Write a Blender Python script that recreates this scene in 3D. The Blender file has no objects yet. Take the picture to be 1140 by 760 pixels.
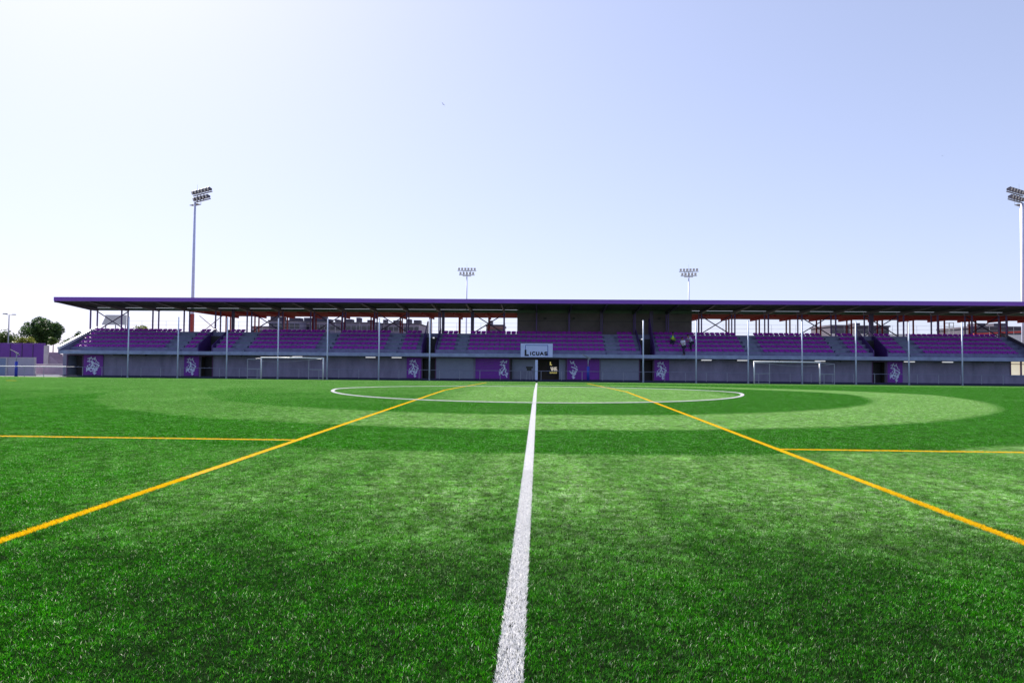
import bpy, math, random
import numpy as np
from mathutils import Matrix, Vector, Euler

R = math.radians
SC = bpy.context.scene
COL = SC.collection
rnd = random.Random(7)

# ------------------------------------------------------------------ camera
EYE = 1.49
CAM = Vector((0.0, 0.0, EYE))
YAW, PITCH, ROLL = R(2.22), math.atan(23.7 / 760), 0.0085
CROT = Matrix.Rotation(YAW, 3, 'Z') @ Matrix.Rotation(math.pi / 2 + PITCH, 3, 'X') @ Matrix.Rotation(ROLL, 3, 'Z')
cam_d = bpy.data.cameras.new('camera')
cam = bpy.data.objects.new('camera', cam_d)
COL.objects.link(cam)
cam.matrix_world = Matrix.Translation(CAM) @ CROT.to_4x4()
cam_d.sensor_width = 36
cam_d.sensor_fit = 'HORIZONTAL'
cam_d.lens = 24
cam_d.clip_start = 0.05
cam_d.clip_end = 6000
SC.camera = cam


def at(px, py, Y):
    """point of the plane y = Y seen at a pixel of the 1140 x 760 photograph"""
    d = CROT @ Vector(((px - 570) / 760, -(py - 380) / 760, -1))
    return CAM + d * (Y / d.y)


def X(px, Y, py=400):
    return at(px, py, Y).x


def Z(px, py, Y):
    return at(px, py, Y).z


def gz(y):
    """the pitch falls to both sides of its long ridge"""
    if y <= 31:
        return 0.0066 * max(y, -8)
    if y <= 66:
        return 0.2046 - 0.0148 * (y - 31)
    return 0.2046 - 0.0148 * 35


GB = gz(66)          # level of the apron at the stand

# ------------------------------------------------------------------ materials
def mat(name, rgb, rough=0.6, var=0.12, scale=4.0, metal=0.0, bump=0.0, emit=None, spec=0.5, stretch=None):
    m = bpy.data.materials.new(name)
    m.use_nodes = True
    nt = m.node_tree
    p = nt.nodes['Principled BSDF']
    p.inputs['Roughness'].default_value = rough
    p.inputs['Metallic'].default_value = metal
    p.inputs['Specular IOR Level'].default_value = spec
    tc = nt.nodes.new('ShaderNodeTexCoord')
    src = tc.outputs['Object']
    if stretch:
        mp = nt.nodes.new('ShaderNodeMapping')
        mp.inputs['Scale'].default_value = stretch
        nt.links.new(src, mp.inputs[0])
        src = mp.outputs[0]
    n = nt.nodes.new('ShaderNodeTexNoise')
    n.inputs['Scale'].default_value = scale
    n.inputs['Detail'].default_value = 6
    n.inputs['Roughness'].default_value = 0.65
    nt.links.new(src, n.inputs['Vector'])
    r = nt.nodes.new('ShaderNodeMapRange')
    r.inputs[1].default_value = 0.3
    r.inputs[2].default_value = 0.7
    r.inputs[3].default_value = 1 - var
    r.inputs[4].default_value = 1 + var
    nt.links.new(n.outputs['Fac'], r.inputs[0])
    mul = nt.nodes.new('ShaderNodeVectorMath')
    mul.operation = 'SCALE'
    mul.inputs[0].default_value = rgb
    nt.links.new(r.outputs[0], mul.inputs['Scale'])
    nt.links.new(mul.outputs[0], p.inputs['Base Color'])
    if bump:
        b = nt.nodes.new('ShaderNodeBump')
        b.inputs['Strength'].default_value = bump
        b.inputs['Distance'].default_value = 0.01
        nt.links.new(n.outputs['Fac'], b.inputs['Height'])
        nt.links.new(b.outputs[0], p.inputs['Normal'])
    if emit:
        p.inputs['Emission Color'].default_value = (*emit[0], 1)
        p.inputs['Emission Strength'].default_value = emit[1]
    return m


M = dict(
    wall=mat('painted_block_wall', (0.23, 0.213, 0.32), 0.7, 0.24, 1.0, bump=0.2, stretch=(1, 1, 0.35)),
    wall2=mat('roller_shutter', (0.24, 0.27, 0.38), 0.5, 0.08, 2.0),
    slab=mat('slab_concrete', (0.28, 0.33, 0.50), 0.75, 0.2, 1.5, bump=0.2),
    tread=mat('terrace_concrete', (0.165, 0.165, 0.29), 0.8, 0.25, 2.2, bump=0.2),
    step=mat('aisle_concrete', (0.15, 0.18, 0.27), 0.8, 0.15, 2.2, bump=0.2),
    fascia=mat('purple_fascia', (0.24, 0.06, 0.52), 0.35, 0.06, 0.7),
    purple=mat('purple_steel', (0.08, 0.03, 0.19), 0.45, 0.15, 3),
    purpled=mat('dark_purple_steel', (0.045, 0.022, 0.09), 0.45, 0.15, 3),
    soffit=mat('green_grey_soffit', (0.10, 0.15, 0.14), 0.8, 0.15, 1.0, spec=0.1),
    rafter=mat('dark_steel', (0.06, 0.05, 0.08), 0.5, 0.15, 3),
    edge=mat('pale_purlin', (0.13, 0.18, 0.16), 0.6, 0.1, 3),
    red=mat('red_primer_steel', (0.42, 0.045, 0.035), 0.5, 0.15, 3),
    redd=mat('dark_red_steel', (0.24, 0.022, 0.03), 0.7, 0.15, 3, spec=0.1),
    under=mat('dark_deck', (0.13, 0.012, 0.012), 0.9, 0.2, 1, spec=0.05),
    rear=mat('brown_render', (0.15, 0.12, 0.13), 0.8, 0.18, 0.8, bump=0.2),
    dark=mat('dark_door', (0.012, 0.010, 0.016), 0.6, 0.2, 2),
    room=mat('dark_room', (0.05, 0.04, 0.03), 0.8, 0.2, 2),
    frame=mat('plum_frame', (0.09, 0.025, 0.11), 0.5, 0.1, 3),
    banner=mat('purple_banner', (0.18, 0.02, 0.34), 0.55, 0.14, 1.6),
    emblem=mat('pale_print', (0.66, 0.74, 0.92), 0.6, 0.1, 6),
    seat=mat('purple_seat', (0.28, 0.016, 0.36), 0.32, 0.2, 0.9, spec=0.3),
    white=mat('white_paint', (0.72, 0.74, 0.78), 0.4, 0.05, 4),
    pole=mat('pale_pole', (0.60, 0.68, 0.86), 0.4, 0.08, 4),
    rail=mat('grey_rail', (0.30, 0.32, 0.40), 0.4, 0.1, 4),
    postg=mat('dim_post', (0.20, 0.21, 0.31), 0.45, 0.1, 4),
    galv=mat('galvanised_mast', (0.62, 0.64, 0.85), 0.5, 0.1, 2, metal=0.0),
    lampb=mat('lamp_body', (0.09, 0.085, 0.12), 0.4, 0.1, 4),
    lampg=mat('lamp_glass', (0.55, 0.55, 0.55), 0.12, 0.04, 4),
    arm=mat('steel_arm', (0.22, 0.23, 0.25), 0.5, 0.1, 4),
    blue=mat('blue_pad', (0.02, 0.045, 0.42), 0.5, 0.1, 5),
    sign=mat('white_sign', (0.58, 0.66, 0.98), 0.5, 0.04, 3),
    ink=mat('black_letter', (0.006, 0.005, 0.03), 0.5, 0.05, 3),
    inkb=mat('blue_line', (0.02, 0.07, 0.42), 0.5, 0.05, 3),
    strip=mat('strip_diffuser', (0.8, 0.8, 0.8), 0.4, 0.03, 4, emit=((1, 0.95, 0.93), 0.2)),
    black=mat('black_plastic', (0.012, 0.012, 0.015), 0.45, 0.1, 4),
    board=mat('purple_board', (0.13, 0.025, 0.29), 0.5, 0.12, 1.1),
    pink=mat('pinkish_render', (0.34, 0.27, 0.36), 0.8, 0.18, 1.2, bump=0.2),
    panelb=mat('bluish_panel', (0.20, 0.25, 0.40), 0.6, 0.08, 1.5),
    panelp=mat('greyish_panel', (0.40, 0.36, 0.46), 0.6, 0.08, 1.5),
    conc=mat('pale_concrete', (0.48, 0.43, 0.46), 0.8, 0.15, 1.5, bump=0.2),
    apron=mat('apron_asphalt', (0.09, 0.09, 0.11), 0.9, 0.25, 2, bump=0.3),
    kerb=mat('dark_kerb', (0.025, 0.03, 0.07), 0.8, 0.2, 2),
    land=mat('dry_ground', (0.16, 0.14, 0.10), 0.95, 0.35, 0.05, bump=0.3),
    block=mat('slate_facade', (0.19, 0.17, 0.25), 0.8, 0.12, 0.2),
    blockb=mat('mauve_facade', (0.26, 0.22, 0.30), 0.8, 0.12, 0.2),
    brick=mat('brown_brick', (0.16, 0.07, 0.07), 0.85, 0.2, 0.6),
    roofd=mat('dark_roof', (0.07, 0.06, 0.09), 0.8, 0.2, 0.4),
    glassd=mat('dark_window', (0.03, 0.03, 0.05), 0.15, 0.1, 1),
    blind=mat('beige_blind', (0.75, 0.68, 0.55), 0.6, 0.08, 5, emit=((1, .88, .66), .28)),
    hoard=mat('grey_hoarding', (0.55, 0.56, 0.58), 0.6, 0.06, 1.5),
    whitew=mat('white_wall', (0.72, 0.70, 0.70), 0.8, 0.08, 1),
    redc=mat('red_coping', (0.60, 0.04, 0.03), 0.5, 0.1, 2),
    bark=mat('bark', (0.10, 0.07, 0.05), 0.9, 0.3, 6, bump=0.5),
    bird=mat('dark_feather', (0.02, 0.02, 0.03), 0.7, 0.2, 20),
    skin=mat('skin', (0.32, 0.17, 0.11), 0.55, 0.06, 20),
    hair=mat('dark_hair', (0.015, 0.01, 0.01), 0.6, 0.2, 40),
    shirtw=mat('white_shirt', (0.78, 0.80, 0.92), 0.8, 0.06, 12),
    shirtl=mat('lavender_shirt', (0.46, 0.46, 0.68), 0.8, 0.06, 12),
    vest=mat('hi_vis_vest', (0.50, 0.90, 0.04), 0.7, 0.05, 12),
    shirtb=mat('blue_shirt', (0.05, 0.10, 0.42), 0.8, 0.06, 12),
    trouser=mat('dark_trousers', (0.02, 0.018, 0.045), 0.85, 0.15, 14),
    shoe=mat('dark_shoe', (0.02, 0.015, 0.02), 0.6, 0.1, 14),
    yellowp=mat('yellow_plastic', (0.75, 0.5, 0.03), 0.45, 0.08, 12),
    glowy=mat('lit_yellow_letter', (0.8, 0.7, 0.2), 0.5, 0.05, 4, emit=((1, 0.85, 0.25), 0.2)),
    gloww=mat('lit_white_letter', (0.8, 0.75, 0.65), 0.5, 0.05, 4, emit=((1, 0.9, 0.75), 0.25)),
)


def leaf_mat(name, a, b):
    m = bpy.data.materials.new(name)
    m.use_nodes = True
    nt = m.node_tree
    p = nt.nodes['Principled BSDF']
    p.inputs['Roughness'].default_value = 0.55
    tc = nt.nodes.new('ShaderNodeNewGeometry')
    n = nt.nodes.new('ShaderNodeTexNoise')
    n.inputs['Scale'].default_value = 0.9
    n.inputs['Detail'].default_value = 5
    nt.links.new(tc.outputs['Position'], n.inputs['Vector'])
    r = nt.nodes.new('ShaderNodeValToRGB')
    r.color_ramp.elements[0].position = 0.35
    r.color_ramp.elements[0].color = (*a, 1)
    r.color_ramp.elements[1].position = 0.65
    r.color_ramp.elements[1].color = (*b, 1)
    nt.links.new(n.outputs['Fac'], r.inputs[0])
    nt.links.new(r.outputs[0], p.inputs['Base Color'])
    t = nt.nodes.new('ShaderNodeBsdfTranslucent')
    nt.links.new(r.outputs[0], t.inputs[0])
    mx = nt.nodes.new('ShaderNodeMixShader')
    mx.inputs[0].default_value = 0.3
    nt.links.new(p.outputs[0], mx.inputs[1])
    nt.links.new(t.outputs[0], mx.inputs[2])
    nt.links.new(mx.outputs[0], nt.nodes['Material Output'].inputs[0])
    return m


M['leafd'] = leaf_mat('dark_leaf', (0.018, 0.055, 0.015), (0.065, 0.14, 0.028))
M['leafm'] = leaf_mat('mid_leaf', (0.03, 0.07, 0.01), (0.09, 0.15, 0.02))
M['leafy'] = leaf_mat('yellow_green_leaf', (0.08, 0.12, 0.015), (0.22, 0.24, 0.03))


# ------------------------------------------------------------------ mesh helpers
class MB:
    def __init__(s):
        s.v, s.f = [], []

    def add(s, vs, fs):
        o = len(s.v)
        s.v += [tuple(v) for v in vs]
        s.f += [tuple(i + o for i in f) for f in fs]
        return s

    def box(s, x0, x1, y0, y1, z0, z1):
        return s.add([(x, y, z) for z in (z0, z1) for y in (y0, y1) for x in (x0, x1)],
                     [(0, 2, 3, 1), (4, 5, 7, 6), (0, 1, 5, 4), (2, 6, 7, 3), (0, 4, 6, 2), (1, 3, 7, 5)])

    def prism_x(s, prof, x0, x1):
        """profile in (y, z), counter-clockwise or not, swept along x"""
        n = len(prof)
        vs = [(x0, y, z) for y, z in prof] + [(x1, y, z) for y, z in prof]
        fs = [tuple(range(n)), tuple(range(2 * n - 1, n - 1, -1))]
        fs += [(i, i + n, (i + 1) % n + n, (i + 1) % n) for i in range(n)]
        return s.add(vs, fs)

    def prism_y(s, prof, y0, y1):
        n = len(prof)
        vs = [(x, y0, z) for x, z in prof] + [(x, y1, z) for x, z in prof]
        fs = [tuple(range(n)), tuple(range(2 * n - 1, n - 1, -1))]
        fs += [(i, i + n, (i + 1) % n + n, (i + 1) % n) for i in range(n)]
        return s.add(vs, fs)

    def bar(s, a, b, r, r2=None, n=8):
        """round bar from a to b"""
        a, b = Vector(a), Vector(b)
        r2 = r if r2 is None else r2
        d = (b - a).normalized()
        u = d.orthogonal().normalized()
        w = d.cross(u)
        vs = []
        for p, q in ((a, r), (b, r2)):
            for k in range(n):
                t = 2 * math.pi * k / n
                vs.append(p + (u * math.cos(t) + w * math.sin(t)) * q)
        fs = [(k, (k + 1) % n, (k + 1) % n + n, k + n) for k in range(n)]
        fs += [tuple(range(n - 1, -1, -1)), tuple(range(n, 2 * n))]
        return s.add(vs, fs)

    def build(s, name, m, parent=None, smooth=False, bevel=0.0):
        me = bpy.data.meshes.new(name)
        me.from_pydata(s.v, [], s.f)
        me.validate()
        import bmesh
        bm = bmesh.new()
        bm.from_mesh(me)
        bmesh.ops.recalc_face_normals(bm, faces=bm.faces)
        bm.to_mesh(me)
        bm.free()
        me.materials.append(m)
        o = bpy.data.objects.new(name, me)
        COL.objects.link(o)
        if parent:
            o.parent = parent
        if smooth:
            me.polygons.foreach_set('use_smooth', [True] * len(me.polygons))
        if bevel:
            b = o.modifiers.new('bevel', 'BEVEL')
            b.width = bevel
            b.segments = 2
            b.limit_method = 'ANGLE'
        return o


def tag(o, label=None, cat=None, group=None, kind=None):
    if label:
        o['label'] = label
    if cat:
        o['category'] = cat
    if group:
        o['group'] = group
    if kind:
        o['kind'] = kind
    return o


def empty(name, loc=(0, 0, 0), label=None, cat=None, group=None):
    o = bpy.data.objects.new(name, None)
    o.empty_display_size = 0.3
    COL.objects.link(o)
    o.location = loc
    return tag(o, label, cat, group)


def copy_tree(o, parent=None):
    c = o.copy()
    COL.objects.link(c)
    if parent:
        c.parent = parent
    for ch in list(o.children):
        copy_tree(ch, c)
    return c


ORD = ['first', 'second', 'third', 'fourth', 'fifth', 'sixth', 'seventh', 'eighth', 'ninth', 'tenth', 'eleventh',
       'twelfth', 'thirteenth', 'fourteenth', 'fifteenth', 'sixteenth', 'seventeenth', 'eighteenth', 'nineteenth',
       'twentieth', 'twenty-first', 'twenty-second', 'twenty-third', 'twenty-fourth', 'twenty-fifth', 'twenty-sixth',
       'twenty-seventh', 'twenty-eighth', 'twenty-ninth', 'thirtieth']

# ------------------------------------------------------------------ ground
def struct(o):
    return tag(o, kind='structure')


g = MB()
g.add([(-4000, -600, GB - 0.05), (4000, -600, GB - 0.05), (4000, 5000, GB - 0.05), (-4000, 5000, GB - 0.05)], [(0, 1, 2, 3)])
struct(g.build('ground', M['land']))
PX0, PX1 = -75, 75
rows = [-8, 0, 31, 66.4]
g = MB()
vs = [(x, y, gz(min(y, 66))) for y in rows for x in (PX0, PX1)]
fs = [(2 * i, 2 * i + 1, 2 * i + 3, 2 * i + 2) for i in range(3)]
g.add(vs, fs)
TURF_BASE = mat('turf_infill', (0.007, 0.016, 0.005), 1.0, 0.4, 60, spec=0.0)
struct(g.build('pitch', TURF_BASE))
g = MB()
g.box(PX0, PX1, 66.4, 71.0, GB - 0.04, GB + 0.004)
struct(g.build('apron', M['apron']))
g = MB()
g.box(X(76, 66.6), PX1, 66.42, 66.62, GB - 0.02, GB + 0.15)
struct(g.build('kerb', M['kerb'], bevel=0.01))

# ------------------------------------------------------------------ turf
LINE_X = -0.125
YEL_L, YEL_R = -4.26, 4.0
CROSS_L, CROSS_R = 12.0, 11.6
CIRC_Y, CIRC_R = 31.9, 9.15
FAR_T = 56.5


def turf_material(name, ramp, brushed, rough=0.5):
    m = bpy.data.materials.new(name)
    m.use_nodes = True
    nt = m.node_tree
    N, L = nt.nodes.new, nt.links.new
    p = nt.nodes['Principled BSDF']
    at_ = N('ShaderNodeAttribute')
    at_.attribute_name = 'tone'
    geo = N('ShaderNodeNewGeometry')

    def math_(op, a, b=None, c=None, clamp=False):
        n = N('ShaderNodeMath')
        n.operation = op
        n.use_clamp = clamp
        for i, v in enumerate((a, b, c)):
            if v is None:
                continue
            if isinstance(v, (int, float)):
                n.inputs[i].default_value = v
            else:
                L(v, n.inputs[i])
        return n.outputs[0]

    def sstep(v, lo, hi):
        n = N('ShaderNodeMapRange')
        n.interpolation_type = 'SMOOTHSTEP'
        L(v, n.inputs[0])
        n.inputs[1].default_value = lo
        n.inputs[2].default_value = hi
        return n.outputs[0]

    cr = N('ShaderNodeValToRGB')
    els = cr.color_ramp.elements
    while len(els) < len(ramp):
        els.new(0.5)
    for e, (pos, c) in zip(els, ramp):
        e.position = pos
        e.color = (*c, 1)
    L(at_.outputs['Fac'], cr.inputs[0])
    col = cr.outputs[0]
    if brushed:
        sep = N('ShaderNodeSeparateXYZ')
        L(geo.outputs['Position'], sep.inputs[0])
        nz = N('ShaderNodeTexNoise')
        nz.inputs['Scale'].default_value = 0.35
        nz.inputs['Detail'].default_value = 5
        L(geo.outputs['Position'], nz.inputs['Vector'])
        nf = N('ShaderNodeTexNoise')
        nf.inputs['Scale'].default_value = 1.7
        nf.inputs['Detail'].default_value = 4
        L(geo.outputs['Position'], nf.inputs['Vector'])
        jit = math_('MULTIPLY', math_('SUBTRACT', nf.outputs['Fac'], 0.5), 0.55)
        x = math_('ADD', sep.outputs[0], jit)
        y = math_('ADD', sep.outputs[1], jit)
        # rings left by the brushing tractor round the centre circle
        qx = math_('SUBTRACT', x, LINE_X)
        qy = math_('SUBTRACT', y, CIRC_Y)
        rr = math_('SQRT', math_('ADD', math_('MULTIPLY', qx, qx), math_('MULTIPLY', qy, qy)))
        band = math_('MULTIPLY', sstep(rr, 13.6, 14.2), math_('SUBTRACT', 1.0, sstep(rr, 17.3, 17.9)))
        leftfade = sstep(x, -9.0, 0.0)
        band = math_('MULTIPLY', band, math_('ADD', math_('MULTIPLY', leftfade, 0.60), 0.38))
        near = math_('MULTIPLY', math_('MULTIPLY', sstep(rr, 21.0, 21.5), math_('SUBTRACT', 1.0, sstep(y, 20.0, 26.0))), sstep(y, 3.4, 8.2))
        near = math_('MULTIPLY', near, math_('ADD', math_('MULTIPLY', sstep(x, -6.0, 0.5), 0.78), 0.17))
        st = N('ShaderNodeTexNoise')
        st.inputs['Scale'].default_value = 1.0
        st.inputs['Detail'].default_value = 3
        smp = N('ShaderNodeMapping')
        smp.inputs['Scale'].default_value = (1.1, 0.13, 1)
        L(geo.outputs['Position'], smp.inputs[0])
        L(smp.outputs[0], st.inputs['Vector'])
        near = math_('MULTIPLY', near, math_('ADD', math_('MULTIPLY', sstep(st.outputs['Fac'], 0.38, 0.62), 0.5), 0.58))
        circ = math_('MULTIPLY', math_('MULTIPLY', sstep(x, -6.0, -1.5), math_('SUBTRACT', 1.0, sstep(x, 7.0, 9.5))),
                     math_('SUBTRACT', 1.0, sstep(rr, 9.0, 9.3)))
        far = math_('MULTIPLY', sstep(y, 54.0, 58.0), 0.55)
        strip = math_('MULTIPLY', math_('MULTIPLY', sstep(math_('ABSOLUTE', math_('SUBTRACT', y, 16.9)), 0.25, 0.0), sstep(x, 11.5, 12.5)), 0.5)
        mask = math_('MAXIMUM', math_('MAXIMUM', band, near), math_('MAXIMUM', math_('MULTIPLY', circ, 0.95), math_('MAXIMUM', far, strip)))
        pn = math_('MULTIPLY', math_('SUBTRACT', nz.outputs['Fac'], 0.58), 0.6)
        mask = math_('MAXIMUM', mask, math_('MULTIPLY', math_('MULTIPLY', sstep(y, 15.0, 34.0), math_('SUBTRACT', 1.0, sstep(x, -6.0, 4.0))), 0.34))
        mask = math_('ADD', mask, pn, clamp=True)
        # pale sheen of the brushed pile, painted into the fibre colour by mask
        hv = N('ShaderNodeMix')
        hv.data_type = 'RGBA'
        hv.blend_type = 'MIX'
        L(math_('MULTIPLY', mask, BRUSH_SHEEN), hv.inputs[0])
        L(col, hv.inputs[6])
        hv.inputs[7].default_value = (0.22, 0.49, 0.085, 1)
        col = hv.outputs[2]
        # whitish glints on scattered fibres, painted as colour, mostly in the bands
        n2 = N('ShaderNodeTexNoise')
        n2.inputs['Scale'].default_value = 11.0
        n2.inputs['Detail'].default_value = 5
        n2.inputs['Roughness'].default_value = 0.9
        o2 = N('ShaderNodeVectorMath')
        o2.inputs[1].default_value = (31.7, 11.3, 5.1)
        L(geo.outputs['Position'], o2.inputs[0])
        L(o2.outputs[0], n2.inputs['Vector'])
        glint = math_('MULTIPLY', sstep(n2.outputs['Fac'], 0.47, 0.60), math_('ADD', math_('MULTIPLY', mask, 0.85), 0.06))
        glint = math_('MULTIPLY', glint, sstep(at_.outputs['Fac'], 0.25, 0.75))
        fm = N('ShaderNodeMix')
        fm.data_type = 'RGBA'
        L(glint, fm.inputs[0])
        L(col, fm.inputs[6])
        fm.inputs[7].default_value = (0.74, 0.82, 0.62, 1)
        col = fm.outputs[2]
        # tuft-to-tuft differences
        ng_ = N('ShaderNodeTexNoise')
        ng_.inputs['Scale'].default_value = 6.0
        ng_.inputs['Detail'].default_value = 5
        ng_.inputs['Roughness'].default_value = 0.85
        L(geo.outputs['Position'], ng_.inputs['Vector'])
        gr = N('ShaderNodeMapRange')
        L(ng_.outputs['Fac'], gr.inputs[0])
        gr.inputs[1].default_value = 0.34
        gr.inputs[2].default_value = 0.66
        gr.inputs[3].default_value = 0.35
        gr.inputs[4].default_value = 1.6
        # patchy wear
        sc = N('ShaderNodeVectorMath')
        sc.operation = 'SCALE'
        L(col, sc.inputs[0])
        L(math_('MULTIPLY', math_('ADD', math_('MULTIPLY', nf.outputs['Fac'], 0.5), 0.75), gr.outputs[0]), sc.inputs['Scale'])
        col = sc.outputs[0]
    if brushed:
        # dark patches near the camera: rubber crumb plus painted foreground darkening
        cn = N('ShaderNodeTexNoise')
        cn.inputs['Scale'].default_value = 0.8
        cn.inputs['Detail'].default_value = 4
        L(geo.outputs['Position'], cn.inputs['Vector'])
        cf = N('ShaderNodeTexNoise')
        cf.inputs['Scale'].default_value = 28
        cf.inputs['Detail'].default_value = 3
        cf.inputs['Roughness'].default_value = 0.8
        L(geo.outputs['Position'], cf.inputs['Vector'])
        crumb_dark = math_('MULTIPLY', sstep(cn.outputs['Fac'], 0.36, 0.60), math_('SUBTRACT', 1.0, sstep(sep.outputs[1], 4.3, 7.6)))
        crumb_dark = math_('MULTIPLY', crumb_dark, sstep(cf.outputs['Fac'], 0.38, 0.56))
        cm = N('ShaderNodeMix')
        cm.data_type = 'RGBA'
        L(math_('MULTIPLY', crumb_dark, 0.62), cm.inputs[0])
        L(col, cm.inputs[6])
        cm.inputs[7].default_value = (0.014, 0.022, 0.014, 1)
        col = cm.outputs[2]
    L(col, p.inputs['Base Color'])
    p.inputs['Roughness'].default_value = rough
    p.inputs['Specular IOR Level'].default_value = 0.07
    t = N('ShaderNodeBsdfTranslucent')
    L(col, t.inputs[0])
    mx = N('ShaderNodeMixShader')
    mx.inputs[0].default_value = 0.42
    L(p.outputs[0], mx.inputs[1])
    L(t.outputs[0], mx.inputs[2])
    L(mx.outputs[0], nt.nodes['Material Output'].inputs[0])
    return m


BRUSH_SHEEN = 0.78
MAT_GREEN = turf_material('turf_fibre', [(0.0, (0.004, 0.055, 0.0004)), (0.5, (0.020, 0.21, 0.0008)), (0.88, (0.055, 0.35, 0.0015)), (0.95, (0.15, 0.40, 0.03)), (1.0, (0.80, 0.85, 0.66))], True)  # whitish end of the ramp paints sun glints on a few fibres
MAT_WHITE = turf_material('white_fibre', [(0.0, (0.55, 0.55, 0.58)), (0.5, (0.74, 0.74, 0.76)), (1.0, (0.86, 0.86, 0.86))], False)
MAT_YELLOW = turf_material('yellow_fibre', [(0.0, (0.66, 0.37, 0.004)), (0.5, (0.88, 0.59, 0.005)), (1.0, (0.92, 0.64, 0.02))], False)


def blades(xs, ys, zs, rng, h0, h1, w, lean):
    """a bent two-segment fibre at every point: 5 vertices and 3 triangles each"""
    n = len(xs)
    a = rng.uniform(0, 2 * math.pi, n)
    h = rng.uniform(h0, h1, n)
    la = rng.uniform(0, 2 * math.pi, n)
    ll = rng.uniform(0.1, lean, n) * h
    wv = np.stack([np.cos(a), np.sin(a), np.zeros(n)], 1) * (w * rng.uniform(0.7, 1.25, n) / 2)[:, None]
    b = np.stack([xs, ys, zs], 1)
    d = np.stack([np.cos(la), np.sin(la), np.zeros(n)], 1) * ll[:, None]
    up = np.array([[0, 0, 1.0]])
    mid = b + d * 0.35 + up * (h * 0.6)[:, None]
    tip = b + d + up * h[:, None]
    v = np.stack([b - wv, b + wv, mid - wv * 0.85, mid + wv * 0.85, tip], 1).reshape(-1, 3)
    base = (np.arange(n) * 5)[:, None]
    f = np.concatenate([base + np.array([[0, 1, 3]]), base + np.array([[0, 3, 2]]), base + np.array([[2, 3, 4]])], 1).reshape(-1, 3)
    tone = np.repeat(rng.uniform(0, 1, n), 5)
    return v, f, tone


def tri_mesh(name, v, f, tone, m):
    me = bpy.data.meshes.new(name)
    me.vertices.add(len(v))
    me.vertices.foreach_set('co', v.astype(np.float32).ravel())
    me.loops.add(len(f) * 3)
    me.loops.foreach_set('vertex_index', f.astype(np.int32).ravel())
    me.polygons.add(len(f))
    me.polygons.foreach_set('loop_start', np.arange(0, len(f) * 3, 3, dtype=np.int32))
    me.polygons.foreach_set('loop_total', np.full(len(f), 3, dtype=np.int32))
    me.update(calc_edges=True)
    at_ = me.attributes.new('tone', 'FLOAT', 'POINT')
    at_.data.foreach_set('value', tone.astype(np.float32))
    me.materials.append(m)
    return me


tiles = bpy.data.collections.new('turf_tiles')
NT = 4
for k in range(NT):
    rng = np.random.default_rng(100 + k)
    n = 20000
    # fibres are stitched in as small tufts
    nt_ = n // 5
    tx, ty = np.repeat(rng.uniform(-.5, .5, nt_), 5), np.repeat(rng.uniform(-.5, .5, nt_), 5)
    n = nt_ * 5
    v, f, t = blades(np.clip(tx + rng.normal(0, .008, n), -.5, .5), np.clip(ty + rng.normal(0, .008, n), -.5, .5), np.zeros(n), rng, 0.010, 0.023, 0.0027, 1.2)
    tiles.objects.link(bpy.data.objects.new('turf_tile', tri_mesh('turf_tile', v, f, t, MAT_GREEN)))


def spans(lo, hi, step, cuts):
    """tile columns between lo and hi that leave out the painted strips"""
    edges = [lo]
    for c, hw in sorted(cuts):
        edges += [c - hw, c + hw]
    edges.append(hi)
    out = []
    for i in range(0, len(edges), 2):
        a, b = edges[i], edges[i + 1]
        k = max(1, round((b - a) / step))
        out += [(a + (b - a) * j / k, a + (b - a) * (j + 1) / k) for j in range(k)]
    return out


HW, HY = 0.065, 0.05
pts, rots, scls = [], [], []
bandsY = [(0.0, 66.3, 1.0)]
for y0, y1, st in bandsY:
    cols = [(a, b) for a, b in spans(-66, 66, st, [(LINE_X, HW), (YEL_L, HY), (YEL_R, HY)])]
    for a, b in cols:
        xc = (a + b) / 2
        cuts = []
        if y0 < 12:
            if xc < YEL_L:
                cuts = [(CROSS_L, HY)]
            elif xc > YEL_R:
                cuts = [(CROSS_R, HY)]
        for c, d in spans(y0, y1, st, cuts):
            yc = (c + d) / 2
            if not (-1.0 * yc - 7 < xc < 0.95 * yc + 7):
                continue
            pts.append((xc, yc, gz(yc)))
            sl = 0.0066 if yc < 31 else -0.0148
            q = rnd.randrange(4)
            rots.append((math.atan(sl), 0, 0))
            scls.append(((b - a) * rnd.choice((-1, 1)), (d - c) * rnd.choice((-1, 1)), rnd.uniform(0.92, 1.08)))
me = bpy.data.meshes.new('grass')
me.from_pydata(pts, [], [])
for nm, data in (('rot', rots), ('scl', scls)):
    a_ = me.attributes.new(nm, 'FLOAT_VECTOR', 'POINT')
    a_.data.foreach_set('vector', np.array(data, dtype=np.float32).ravel())
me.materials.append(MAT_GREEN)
grass = bpy.data.objects.new('grass', me)
COL.objects.link(grass)
tag(grass, 'short green artificial turf fibres covering the whole football pitch', 'artificial turf', kind='stuff')
ng = bpy.data.node_groups.new('turf_scatter', 'GeometryNodeTree')
ng.interface.new_socket('Geometry', in_out='INPUT', socket_type='NodeSocketGeometry')
ng.interface.new_socket('Geometry', in_out='OUTPUT', socket_type='NodeSocketGeometry')
gi, go = ng.nodes.new('NodeGroupInput'), ng.nodes.new('NodeGroupOutput')
ci = ng.nodes.new('GeometryNodeCollectionInfo')
ci.inputs['Collection'].default_value = tiles
ci.inputs['Separate Children'].default_value = True
ci.inputs['Reset Children'].default_value = True
ip = ng.nodes.new('GeometryNodeInstanceOnPoints')
ip.inputs['Pick Instance'].default_value = True
rv = ng.nodes.new('FunctionNodeRandomValue')
rv.data_type = 'INT'
rv.inputs[4].default_value = 0
rv.inputs[5].default_value = NT - 1
na = []
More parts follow.
